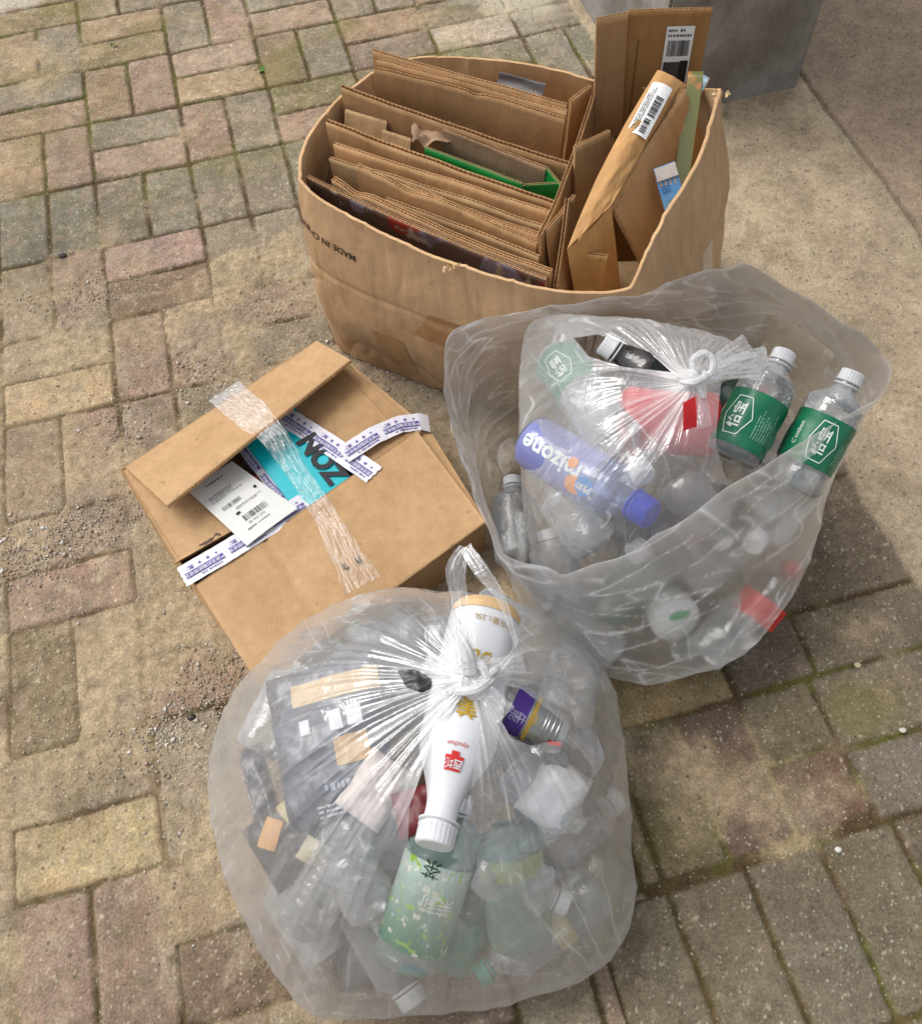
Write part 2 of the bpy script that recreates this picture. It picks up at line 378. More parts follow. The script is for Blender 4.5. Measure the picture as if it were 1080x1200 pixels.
    c = n.mix(1.0, a.outputs['Color'], n.ramp(f1, .28, .72, (.58, .57, .56, 1), (1.42, 1.42, 1.40, 1)), 'MULTIPLY')
    c = n.mix(1.0, c, n.ramp(n.noise(v, 75, 5, .7), .28, .72, (.86, .855, .84, 1), (1.14, 1.14, 1.13, 1)), 'MULTIPLY')
    for sc_, th_, cc_, st_ in ((120, .86, (.52, .48, .39, 1), .6), (95, .86, (.09, .075, .055, 1), .7), (170, .80, (.50, .46, .38, 1), .6)):
        vv = n.add('TexVoronoi'); n.set(vv, 'Vector', v); vv.inputs['Scale'].default_value = sc_; sp3 = n.add('SeparateColor'); n.set(sp3, 0, vv.outputs['Color'])
        sel = n.math('GREATER_THAN', sp3.outputs[0], th_); near_ = n.ramp(vv.outputs['Distance'], .16, .30, (1, 1, 1, 1), (0, 0, 0, 1))
        c = n.mix(n.math('MULTIPLY', n.math('MULTIPLY', sel, near_), st_), c, cc_)
    vo = n.add('TexVoronoi'); n.set(vo, 'Vector', v); vo.inputs['Scale'].default_value = 130
    pk = n.ramp(vo.outputs['Distance'], .10, .22, (.35, .35, .35, 1), (0, 0, 0, 1))
    c = n.mix(pk, c, (.42, .38, .30, 1))
    b = n.bump(f1, .9, .004); b = n.bump(f2, .35, .001, b)
    n.pbsdf(c, .88, b, .22)
    o = link('ground', me, n.m, None, True); tag(o, kind='structure')
    # the yard beyond, a coarse sheet a little lower
    bm = bmesh.new()
    for (x, y) in ((-60, -60), (60, -60), (60, 60), (-60, 60)): bm.verts.new((x, y, -.0135))
    bm.faces.new(bm.verts); n = N('far_paving'); v = n.coord('Object', (1, 1, 1))
    bk = n.add('TexBrick'); n.set(bk, 'Vector', v); bk.inputs['Scale'].default_value = 5; bk.inputs['Mortar Size'].default_value = .012
    bk.inputs['Color1'].default_value = sc(165, 140, 118); bk.inputs['Color2'].default_value = sc(150, 136, 114); bk.inputs['Mortar'].default_value = sc(110, 98, 62)
    c = n.mix(.6, bk.outputs['Color'], n.ramp(n.noise(v, 9, 6, .7), .3, .7, (.3, .3, .3, 1), (.7, .7, .7, 1)), 'OVERLAY'); n.pbsdf(c, .9, None, .2)
    tag(obj('yard', bm, n.m), kind='structure')
build_ground()

# loose grit and small stones
def build_gravel():
    rnd = np.random.RandomState(5); pts = []; 
    def patch(px, py, ru, rv, n, smin=.0009, smax=.0026):
        q = at(px, py); a, b = w2g(q.x, q.y)
        for _ in range(n):
            u, v = a + rnd.normal() * ru, b + rnd.normal() * rv; w = g2w(u, v)
            pts.append((w.x, w.y, rnd.uniform(smin, smax) * (1 + (rnd.rand() < .05) * 1.0)))
    patch(60, 625, .5, .16, 900); patch(30, 660, .3, .15, 350); patch(225, 850, .45, .3, 700); patch(270, 800, .25, .35, 500); patch(140, 500, .22, .3, 260)
    patch(235, 430, .16, .3, 300); patch(95, 345, .3, .15, 300); patch(445, 440, .5, .18, 500); patch(230, 740, .2, .5, 300); patch(60, 820, .3, .4, 120, .001, .0022)
    patch(195, 855, .12, .08, 180); patch(320, 380, .3, .3, 200)
    for _ in range(2600):
        u, v = rnd.uniform(-1.5, 9), rnd.uniform(-2, 12)
        k = 1 if (u < 5.5 and 2.5 < v < 10) else .45
        if rnd.rand() < k: w = g2w(u, v); pts.append((w.x, w.y, rnd.uniform(.0007, .0020)))
    base = np.array([(1, 0, 0), (-1, 0, 0), (0, 1, 0), (0, -1, 0), (0, 0, 1), (0, 0, -1), (.7, .7, .3), (-.7, .6, -.2)], float)[:6]
    tri = np.array([(0, 2, 4), (2, 1, 4), (1, 3, 4), (3, 0, 4), (2, 0, 5), (1, 2, 5), (3, 1, 5), (0, 3, 5)])
    VV, TT, CC = [], [], []
    cols = [lin(c) for c in ((196, 184, 164), (180, 168, 150), (206, 196, 178), (166, 152, 134), (188, 164, 144), (225, 220, 210))]
    for k, (x, y, s) in enumerate(pts):
        a = rnd.rand() * 6.28; M = np.array([[math.cos(a), -math.sin(a), 0], [math.sin(a), math.cos(a), 0], [0, 0, 1]])
        v = (base * (1 + .35 * rnd.normal(size=(6, 1))) * np.array([s, s * rnd.uniform(.6, 1), s * .55])) @ M.T + np.array([x, y, s * .35 + .0005])
        VV.append(v); TT.append(tri + 6 * k); c = cols[rnd.randint(6)]; CC.append(np.tile(list(np.array(c) * .78) + [1], (6, 1)))
    me = np_mesh('gravel', np.concatenate(VV), np.concatenate(TT), {'tone': ('FLOAT_COLOR', np.concatenate(CC))})
    n = N('grit'); a = n.add('Attribute', attribute_name='tone'); n.pbsdf(a.outputs['Color'], .85, None, .3)
    o = link('gravel', me, n.m); tag(o, 'fine loose grit and small stones scattered over the sandy pavers', 'gravel', kind='stuff')
build_gravel()

def weed(px, py, n, size, label, seed):
    rnd = random.Random(seed); bm = bmesh.new(); q = at(px, py)
    for _ in range(n):
        a = rnd.uniform(0, 6.28); l = size * rnd.uniform(.5, 1); w = l * .28; d = Vector((math.cos(a), math.sin(a), 0)); s = Vector((-d.y, d.x, 0))
        c0 = q + d * rnd.uniform(0, size * .5) + Vector((0, 0, -.003)); up = rnd.uniform(.2, .9) * l
        p = [c0, c0 + d * l * .5 + s * w + Vector((0, 0, up * .8)), c0 + d * l + Vector((0, 0, up)), c0 + d * l * .5 - s * w + Vector((0, 0, up * .7))]
        bm.faces.new([bm.verts.new(x) for x in p])
    o = obj('weed', bm, plain('weed_leaf', (92, 138, 48), .6, var=.3)); tag(o, label, 'weed', None)
weed(305, 82, 34, .011, 'tiny bright green weed sprouting in a paver joint above the large box', 1)
weed(134, 53, 22, .009, 'tiny pale weed in a paver joint near the top left corner', 2)

# dark stone on the pavers, small pale chips
def chip(px, py, r, rgb, name, label, cat, seed, fl=.5):
    rnd = random.Random(seed); bm = bmesh.new(); bmesh.ops.create_icosphere(bm, subdivisions=2, radius=r)
    q = at(px, py)
    for v in bm.verts:
        k = 1 + .45 * float(pn(v.co.x / r * 1.3 + seed * 5, v.co.y / r * 1.3, v.co.z / r * 1.3)); v.co = Vector((v.co.x * k, v.co.y * k * .8, v.co.z * k * fl)) + q + Vector((0, 0, r * fl * .7))
    o = obj(name, bm, plain('stone_%d%d%d' % rgb, rgb, .7), None, True); tag(o, label, cat)
chip(74, 301, .0085, (62, 56, 54), 'pebble', 'small black pebble on sandy pavers at the left', 'pebble', 3)
chip(225, 841, .0065, (58, 52, 48), 'pebble', 'small black pebble on the grit left of the front bag', 'pebble', 4)
chip(1004, 780, .0055, (214, 196, 158), 'stone_chip', 'cream stone chip beside a mossy joint at the right', 'stone chip', 5)
chip(981, 996, .0050, (225, 222, 215), 'stone_chip', 'white stone chip next to green moss at the lower right', 'stone chip', 6)
chip(1057, 856, .0050, (215, 208, 196), 'wood_splinter', 'pale splinter lying in a joint at the right edge', 'splinter', 7, .25)
chip(68, 153 + 300, .0030, (120, 100, 80), 'pebble', 'tiny brown pebble on the yellow paver at the left', 'pebble', 8)

# ------------------------------------------------------------------ porch pillar at the top edge
def build_porch():
    root = empty('porch', g2w(7.7, .9), 'grey rendered square porch pillar standing behind the large box', 'porch')
    inv = Matrix.Translation(-Vector(root.location))
    def slab(name, ua, ub, va, vb, za, zb, mat, bev):
        bm = bmesh.new(); vs = [bm.verts.new(g2w(u, v, z)) for z in (za, zb) for (u, v) in ((ua, va), (ub, va), (ub, vb), (ua, vb))]
        for f in ((0, 1, 2, 3), (4, 7, 6, 5), (0, 4, 5, 1), (1, 5, 6, 2), (2, 6, 7, 3), (3, 7, 4, 0)): bm.faces.new([vs[i] for i in f])
        bmesh.ops.recalc_face_normals(bm, faces=bm.faces)
        bmesh.ops.bevel(bm, geom=list(bm.edges), offset=bev, segments=2, affect='EDGES', clamp_overlap=True)
        bm.transform(inv); return obj(name, bm, mat, root)
    n = N('render_coat'); v = n.coord(); f = n.noise(v, 5, 6, .65); f2 = n.noise(v, 160, 4, .7)
    c = n.mix(n.ramp(f, .42, .58), sc(158, 154, 148), sc(126, 120, 112)); c = n.mix(.5, c, n.ramp(f2, .3, .7, (.3, .3, .3, 1), (.72, .72, .72, 1)), 'OVERLAY')
    n.pbsdf(c, .85, n.bump(f2, .5, .003), .25)
    slab('pillar', 6.86, 8.55, -1.2, 2.86, -.02, 2.7, n.m, .006)
build_porch()

# ------------------------------------------------------------------ lettering
def text_bm(body, size, align='CENTER', bold=0.0):
    c = bpy.data.curves.new('t', 'FONT'); c.body = body; c.size = size; c.align_x = align; c.align_y = 'CENTER'; c.resolution_u = 3; c.offset = bold
    o = bpy.data.objects.new('t', c); COL.objects.link(o); bpy.context.view_layer.update()
    me = bpy.data.meshes.new_from_object(o.evaluated_get(bpy.context.evaluated_depsgraph_get()))
    bm = bmesh.new(); bm.from_mesh(me); bpy.data.objects.remove(o); bpy.data.curves.remove(c); bpy.data.meshes.remove(me)
    for v in bm.verts: v.co.z = 0
    return bm

def ink(name, rgb, k=.78, rough=.5): return plain('ink_' + name, rgb, rough, .3, var=.06, k=k)
INK = lambda: ink('black', (30, 28, 30))

def bars_bm(w, h, seed, n=34):
    """barcode bars filling w x h about the origin"""
    rnd = random.Random(seed); bm = bmesh.new(); x = -w / 2; u = w / (n * 2.6)
    while x < w / 2 - u:
        b = u * rnd.choice([.7, 1, 1.8, 2.4]); b = min(b, w / 2 - x)
        bm.faces.new([bm.verts.new((px, py, 0)) for px, py in ((x, -h / 2), (x + b, -h / 2), (x + b, h / 2), (x, h / 2))]); x += b + u * rnd.choice([.8, 1.2, 2])
    return bm
def lines_bm(w, h, rows, seed, fill=.9, gap=.45, jag=True):
    """rows of small print: broken runs of tiny glyph-like marks"""
    rnd = random.Random(seed); bm = bmesh.new(); rh = h / rows
    for r in range(rows):
        y = h / 2 - rh * (r + .5); x = -w / 2; end = -w / 2 + w * rnd.uniform(fill * .6, 1)
        while x < end:
            b = rh * rnd.uniform(.25, .5); hh = rh * (1 - gap) / 2 * rnd.uniform(.6, 1)
            bm.faces.new([bm.verts.new((px, py, 0)) for px, py in ((x, y - hh), (x + b, y - hh), (x + b, y + hh), (x, y + hh))])
            x += b + rh * (rnd.uniform(.12, .25) if rnd.random() < .85 else .6)
    return bm
def rect_bm(w, h, nx=1, ny=1):
    bm = bmesh.new(); g = [[bm.verts.new((-w / 2 + w * i / nx, -h / 2 + h * j / ny, 0)) for j in range(ny + 1)] for i in range(nx + 1)]
    for i in range(nx):
        for j in range(ny): bm.faces.new((g[i][j], g[i + 1][j], g[i + 1][j + 1], g[i][j + 1]))
    return bm
def shift(bm, dx=0, dy=0, dz=0, rot=0):
    bm.transform(Matrix.Translation((dx, dy, dz)) @ Matrix.Rotation(rot, 4, 'Z')); return bm
def merge(*bms):
    out = bms[0]
    for b in bms[1:]:
        me = bpy.data.meshes.new('x'); b.to_mesh(me); b.free(); out.from_mesh(me); bpy.data.meshes.remove(me)
    return out

# ------------------------------------------------------------------ large kraft box
KR_OUT = cardboard('kraft_outer', (206, 172, 134), k=.95); KR_IN = cardboard('kraft_inner', (228, 196, 154), k=1.0)
KR_A = cardboard('kraft_sheet', (198, 158, 114)); KR_B = cardboard('kraft_sheet_brown', (186, 148, 106)); KR_C = cardboard('kraft_sheet_pale', (208, 174, 130))
FLUTE = cardboard('kraft_flute', (200, 160, 116), k=.95)

def cr_loop(pts, n):
    """closed Catmull-Rom through pts resampled evenly"""
    P = np.array(pts, float); m = len(P); out = []
    for i in range(m):
        p0, p1, p2, p3 = P[(i - 1) % m], P[i], P[(i + 1) % m], P[(i + 2) % m]
        for t in np.linspace(0, 1, 24, endpoint=False):
            out.append(.5 * ((2 * p1) + (-p0 + p2) * t + (2 * p0 - 5 * p1 + 4 * p2 - p3) * t * t + (-p0 + 3 * p1 - 3 * p2 + p3) * t ** 3))
    out = np.array(out); d = np.linalg.norm(np.roll(out, -1, 0) - out, axis=1); s = np.concatenate([[0], np.cumsum(d)]); L = s[-1]
    oo = np.vstack([out, out[:1]]); tt = np.linspace(0, L, n, endpoint=False)
    return np.stack([np.interp(tt, s, oo[:, k]) for k in range(3)], 1)
def align_loop(A, ref):
    """rotate loop A so that its first point is nearest in bearing to ref's first"""
    ca, cb = A.mean(0), ref.mean(0); a0 = np.arctan2(*(ref[0] - cb)[:2]); a = np.arctan2(A[:, 0] - ca[0], A[:, 1] - ca[1])
    k = int(np.argmin(np.abs(np.angle(np.exp(1j * (a - a0)))))); return np.roll(A, -k, 0)

RIM = [(350, 204, .375), (349, 209, .375), (353, 214, .3745), (364, 226, .373), (385, 241, .37), (430, 267, .368), (500, 299, .362), (560, 320, .36), (610, 335, .36), (660, 343, .36), (705, 345, .36), (734, 341, .364), (742, 337, .366), (745, 330, .368),
       (759, 298, .378), (785, 245, .392), (822, 182, .418), (842, 120, .452), (847, 105, .460), (841, 104, .452), (824, 104, .43), (790, 104, .40), (745, 100, .385), (695, 92, .372), (640, 77, .366), (570, 68, .36), (505, 66, .36), (455, 74, .362), (425, 92, .365), (392, 118, .368), (366, 150, .372), (352, 182, .375)]
BASE = [(-.205, 1.12), (-.200, 1.085), (-.190, 1.068), (-.11, 1.02), (-.015, .966), (.10, .91), (.20, .875), (.30, .885), (.40, .96), (.475, 1.08), (.515, 1.215), (.48, 1.28), (.40, 1.32), (.3, 1.335), (.1, 1.335), (-.05, 1.33), (-.15, 1.29), (-.205, 1.22)]
BOXN, BOXM = 560, 90
def box_shape():
    rim = cr_loop([at(*p) for p in RIM], BOXN); base = cr_loop([(x, y, .004) for x, y in BASE], BOXN); base = align_loop(base, rim)
    # match by arc fraction anchored at the first point
    ts = np.linspace(0, 1, BOXM); s = np.arange(BOXN) / BOXN
    P = base[:, None, :] * (1 - ts)[None, :, None] + rim[:, None, :] * ts[None, :, None]
    c = P.mean(axis=(0, 1)); rad = P - c; rad[..., 2] = 0; rad /= np.linalg.norm(rad, axis=2)[..., None] + 1e-9
    T, Sg = np.meshgrid(ts, s); Xa = P[..., 0]; Ya = P[..., 1]; Za = P[..., 2]
    bulge = .014 * np.sin(PI * T) + .010 * pn(Xa * 4, Ya * 4, Za * 5) + .0045 * fbm(Xa * 14, Ya * 14, Za * 10, 3)
    # vertical soft buckles and one long horizontal score where the flaps once folded
    bulge *= (1 - .55 * T ** 6)
    # sharp vertical and slanting crush creases
    cr_ = (1 - 2 * np.abs(pn(Xa * 10 + Za * 2, Ya * 10 - Za * 3, Za * 2.5 + 9))).clip(0, 1) ** 14; bulge -= .0050 * cr_ * (1 - .5 * T); bulge -= .0030 * (1 - 2 * np.abs(pn(Xa * 22 + Za * 4, Ya * 22 + Za * 5, 3))).clip(0, 1) ** 10 * (pn(Xa * 6, Ya * 6, Za * 6 + 3) > 0) * (1 - .7 * T)
    sc_ = np.exp(-((Za - .225 - .012 * pn(Xa * 5, Ya * 5, 2)) / .0045) ** 2); bulge -= .0035 * sc_
    # slanting dents on the lower front
    dent = np.abs(np.sin((Sg * 95) + Za * 22)) ** 14 * sstep(.2, .1, Za) * sstep(-.2, .2, pn(Xa * 9, Ya * 9, 4)); bulge -= .0028 * dent
    P = P + rad * bulge[..., None]
    top = P[:, -1, :]; P[:, -1, 2] += .0020 * pn(top[:, 0] * 30, top[:, 1] * 30, 0) + .0008 * pn(top[:, 0] * 160, top[:, 1] * 160, 0)
    return P, rad
BOXP, BOXR = box_shape()
def build_box():
    P, rad = BOXP, BOXR; n, m = BOXN, BOXM; th = .0050
    In = P - rad * th
    root = empty('large_cardboard_box', (.15, 1.15, 0), 'large worn brown cardboard box bulging round and packed with flattened cartons', 'cardboard box')
    off = np.array(root.location)
    V = np.concatenate([(P - off).reshape(-1, 3), (In - off).reshape(-1, 3)]); Qo = grid_quads(n, m, True); Qi = Qo[:, ::-1] + n * m
    me = np_mesh('wall', V, np.concatenate([Qo, Qi])); o = link('wall', me, [KR_OUT, KR_IN], root, True)
    me.polygons.foreach_set('material_index', [0] * len(Qo) + [1] * len(Qi))
    # torn lip that closes the two liners at the top, rolled and frayed
    rnd = np.random.RandomState(4); K = 7; L = np.zeros((n, K, 3))
    for k in range(K):
        a = PI * k / (K - 1); f = (1 - math.cos(a)) / 2
        L[:, k] = P[:, -1] * (1 - f) + In[:, -1] * f
        L[:, k, 2] += math.sin(a) * .0006 * (1 + .9 * pn(P[:, -1, 0] * 90, P[:, -1, 1] * 90, k * .7))
    me = np_mesh('lip', (L - off).reshape(-1, 3), grid_quads(n, K, True)); link('lip', me, cardboard('kraft_lip', (204, 168, 126)), root, True)
    # bottom
    bm = bmesh.new(); bm.faces.new([bm.verts.new(Vector(p) - Vector(off) + Vector((0, 0, .002))) for p in In[::6, 0]]); obj('bottom_panel', bm, KR_IN, root)
    # frayed tufts: where the lip is chewed (front middle, right peak)
    for (x, y, z, nt_) in ((527, 313, .362, 26), (845, 108, .458, 24)):
        bm = bmesh.new(); q = at(x, y, z) - Vector(off); rd = random.Random(int(x))
        for _ in range(nt_):
            d = Vector((rd.gauss(0, 1), rd.gauss(0, 1), abs(rd.gauss(0, .9)))).normalized(); c = q + Vector((rd.gauss(0, .007), rd.gauss(0, .003), rd.gauss(-.003, .0015))); s = rd.uniform(.002, .0048)
            e = d.orthogonal().normalized() * s * .7
            bm.faces.new([bm.verts.new(c - e), bm.verts.new(c + e), bm.verts.new(c + d * s + e * rd.uniform(-.5, 1)), bm.verts.new(c + d * s * .8 - e)])
        obj('torn_edge', bm, cardboard('torn', (226, 196, 154)), root)
    def on_wall(i, z_t):  # point, normal, tangent at ring index (float) and height index (float 0..1)
        i0 = int(i) % n; f = i - int(i); a = P[i0] * (1 - f) + P[(i0 + 1) % n] * f
        t = min(max(z_t, 0), .999) * (m - 1); k = int(t); g = t - k; return a[k] * (1 - g) + a[k + 1] * g, rad[i0, k]
    # find ring index under a photo pixel near the rim
    def ring_index(px, py):
        X, Y = pxs(P[:, int(m * .85)]); front = P[:, 0, 1] < 1.25; d = np.hypot(X - px, Y - py) + (~front) * 1e4; return int(np.argmin(d))
    seg = np.linalg.norm(np.roll(P[:, -12], -1, 0) - P[:, -12], axis=1).mean()
    # direction: does the index increase to the right in the picture on the front?
    iA = ring_index(415, 300); X, Y = pxs(P[[iA, (iA + 6) % n], int(m * .85)]); sg = 1 if X[1] > X[0] else -1
    tb = text_bm('MADE IN CHINA', .0165, 'LEFT', .00025)
    for v in tb.verts:   # upside-down print running leftwards along the wall
        i = iA + sg * (-(v.co.x)) / seg; z = .80 - (v.co.y) / .375 + .0006 * 0
        p, r = on_wall(i % n, z); v.co = Vector(p + r * .0012 - off)
    obj('printed_text', tb, ink('brown_black', (58, 44, 34)), root)
    # two translucent parcel-tape patches left on the wall
    def wall_patch(name, i0, i1, t0, t1, mat, lift=.0012, skew=0, seed=1):
        A, B = 26, 14; pts = []
        for a in range(A):
            for b in range(B):
                i = i0 + (i1 - i0) * a / (A - 1) + skew * b / (B - 1); z = t0 + (t1 - t0) * b / (B - 1) + .006 * float(pn(a * .5, b * .5, seed)) * (b in (0, B - 1))
                p, r = on_wall(i % n, z); pts.append(p + r * lift - off)
        link(name, np_mesh(name, np.array(pts), grid_quads(A, B)), mat, root, True)
    t1_ = plain('brown_tape', (176, 134, 90), .32, .5, k=.78)
    i1 = ring_index(470, 330); wall_patch('tape_patch', i1, i1 + sg * 30, .47, .66, t1_, skew=sg * 10)
    i2 = ring_index(408, 330); wall_patch('tape_patch', i2, i2 + sg * 16, .08, .36, plain('brown_tape2', (186, 146, 100), .4, .4), skew=-sg * 2)
    i3 = ring_index(735, 340); wall_patch('clear_tape', i3 + sg * 50, i3 + sg * 60, .2, .62, film('tape_film', base=.12, graze=.3, gl=.5, bump=.3), skew=sg * 2)
build_box()

# ------------------------------------------------------------------ corrugated sheets
def frame(P0, P1, down):
    X = (P1 - P0).normalized(); D = down.normalized(); Z = -(D - X * D.dot(X)).normalized(); Y = Z.cross(X)
    M = Matrix((X, Y, Z)).transposed().to_4x4(); M.translation = P0; return M, (P1 - P0).length

def sheet_mesh(W_, H_, T=.0045, layers=1, bend=0.0, wave=.0068, topfn=None, sag=0.0, lower=0.0, seed=0, mats=None, curl=0.0):
    """corrugated board hanging down from its top edge: liners, real fluting between them, closed sides"""
    nx = max(24, int(W_ / .006)); nz = max(6, int(H_ / .02)); tf = topfn or (lambda x: 0.0)
    lt = .0007; V = []; Q = []; MI = []
    def warp(x, y, z, top):
        zz = z * (H_ - lower) if not top else 0
        f = z; zt = tf(x) * (1 - f) - f * H_
        yb = bend * 4 * (x / W_) * (1 - x / W_) * (1 - .3 * f) + sag * f * f + .0018 * float(_w(x, f)) + curl * (1 - f) ** 8
        return (x, y + yb, zt)
    rx = np.linspace(0, W_, nx + 1); rz = np.linspace(0, 1, nz + 1) ** 1.3
    GX, GZ = np.meshgrid(rx, rz, indexing='ij')
    wob = .003 * fbm(GX * 7 + seed * 9.1, GZ * 3 + seed, seed, 3)
    tp = np.array([tf(x) for x in rx])[:, None]
    def surf(off, mi, flip, gx=GX, gz=GZ, w=None, tpv=tp):
        w = wob if w is None else w
        yb = bend * 4 * (gx / W_) * (1 - gx / W_) * (1 - .3 * gz) + sag * gz * gz + w + curl * (1 - gz) ** 8 + off
        zt = tpv * (1 - gz) - gz * H_
        P = np.stack([gx, yb, zt], -1).reshape(-1, 3); q = grid_quads(*gx.shape); q = q[:, ::-1] if flip else q
        b = sum(len(v) for v in V); V.append(P); Q.append(q + b); MI.extend([mi] * len(q))
    ys = [-T / 2 + T * k / layers for k in range(layers + 1)]
    for k, y in enumerate(ys):
        # each liner is itself a thin pair of faces
        mi = 0 if k in (0, layers) else 1
        surf(y - lt / 2, mi, False); surf(y + lt / 2, mi, True)
        # liner's own top edge
        b = sum(len(v) for v in V); n1 = len(GX.ravel()); i0 = b - 2 * n1; i1 = b - n1; m_ = nz + 1
        e = np.array([[i0 + i * m_, i1 + i * m_, i1 + (i + 1) * m_, i0 + (i + 1) * m_] for i in range(nx)]); Q.append(e); MI.extend([1] * len(e))
    for k in range(layers):
        wv = wave * (1 if k % 2 == 0 else .72); nf = int(W_ / wv * 8); fx = np.linspace(0, W_, nf + 1); fz = np.array([0, .12, .5, 1.0])
        gx, gz = np.meshgrid(fx, fz, indexing='ij'); yc = (ys[k] + ys[k + 1]) / 2; amp = (ys[k + 1] - ys[k] - lt) / 2
        w = .003 * fbm(gx * 7 + seed * 9.1, gz * 3 + seed, seed, 3) + amp * np.sin(2 * PI * gx / wv); tpv = np.array([tf(x) for x in fx])[:, None] - .0002
        surf(yc, 1, False, gx, gz, w, tpv)
    for xe in (0, -1):   # closed sides
        P = []
        for z in range(nz + 1):
            for y in (-T / 2, T / 2):
                x = rx[xe]; g = rz[z]; P.append((x, bend * 4 * (x / W_) * (1 - x / W_) * (1 - .3 * g) + sag * g * g + wob[xe, z] + curl * (1 - g) ** 8 + y, tp[xe, 0] * (1 - g) - g * H_))
        b = sum(len(v) for v in V); V.append(np.array(P)); q = np.array([[b + 2 * i, b + 2 * i + 1, b + 2 * i + 3, b + 2 * i + 2] for i in range(nz)]); Q.append(q); MI.extend([1] * len(q))
    me = np_mesh('sheet', np.concatenate(V), np.concatenate(Q)); me.polygons.foreach_set('material_index', MI)
    return me

def sheet(p0, p1, H_, label, cat='cardboard sheet', mat=None, down=(0, 0, -1), T=.0045, layers=1, bend=0.0, top=None, sag=0.0, name='flattened_carton', group=None, seed=0, curl=0.0, parent=None, part=None, wave=.0068):
    if not bend and part is None: bend = ((seed * 37) % 7 - 3) * .0016
    P0, P1 = (at(*p0) if not isinstance(p0, Vector) else p0), (at(*p1) if not isinstance(p1, Vector) else p1)
    M, w = frame(P0, P1, Vector(down)); bend *= min(1, w / .28) if bend else 1; me = sheet_mesh(w, H_, T, layers, bend, wave, top, sag, seed=seed, curl=curl); me.name = part or name
    o = link(part or name, me, [mat or KR_A, FLUTE], None, False)
    me.polygons.foreach_set('use_smooth', [True] * len(me.polygons))
    if parent is not None:
        o.parent = parent; o.matrix_basis = Matrix.Translation(-Vector(parent.location)) @ M
    else: o.matrix_world = M; tag(o, label, cat, group)
    o['w'] = w; return o

def stick(o, bm, name, x, z, mat, side=-1, T=.0045, rot=0, lift=.0012, bend=0.0, W_=1.0, smooth=False):
    """put a flat bm (xy plane, y up) on the face of a sheet at local x, z; children of the sheet"""
    c, s = math.cos(rot), math.sin(rot)
    for v in bm.verts:
        a, b = v.co.x, v.co.y
        if side > 0: a = -a
        X, Z = x + a * c - b * s, z + a * s + b * c
        y = bend * 4 * (X / W_) * (1 - X / W_) + side * (T / 2 + .0004 + lift + v.co.z)
        v.co = (X, y, Z)
    return obj(name, bm, mat, o, smooth)

def jag(seed, a=.003, f=22, pits=()):
    return lambda x: a * float(pn(x * f + seed * 3.3, seed, .5)) + .4 * a * float(pn(x * f * 5 + seed, seed, 9)) - sum(d * math.exp(-((x - c) / w) ** 2) for c, w, d in pits)

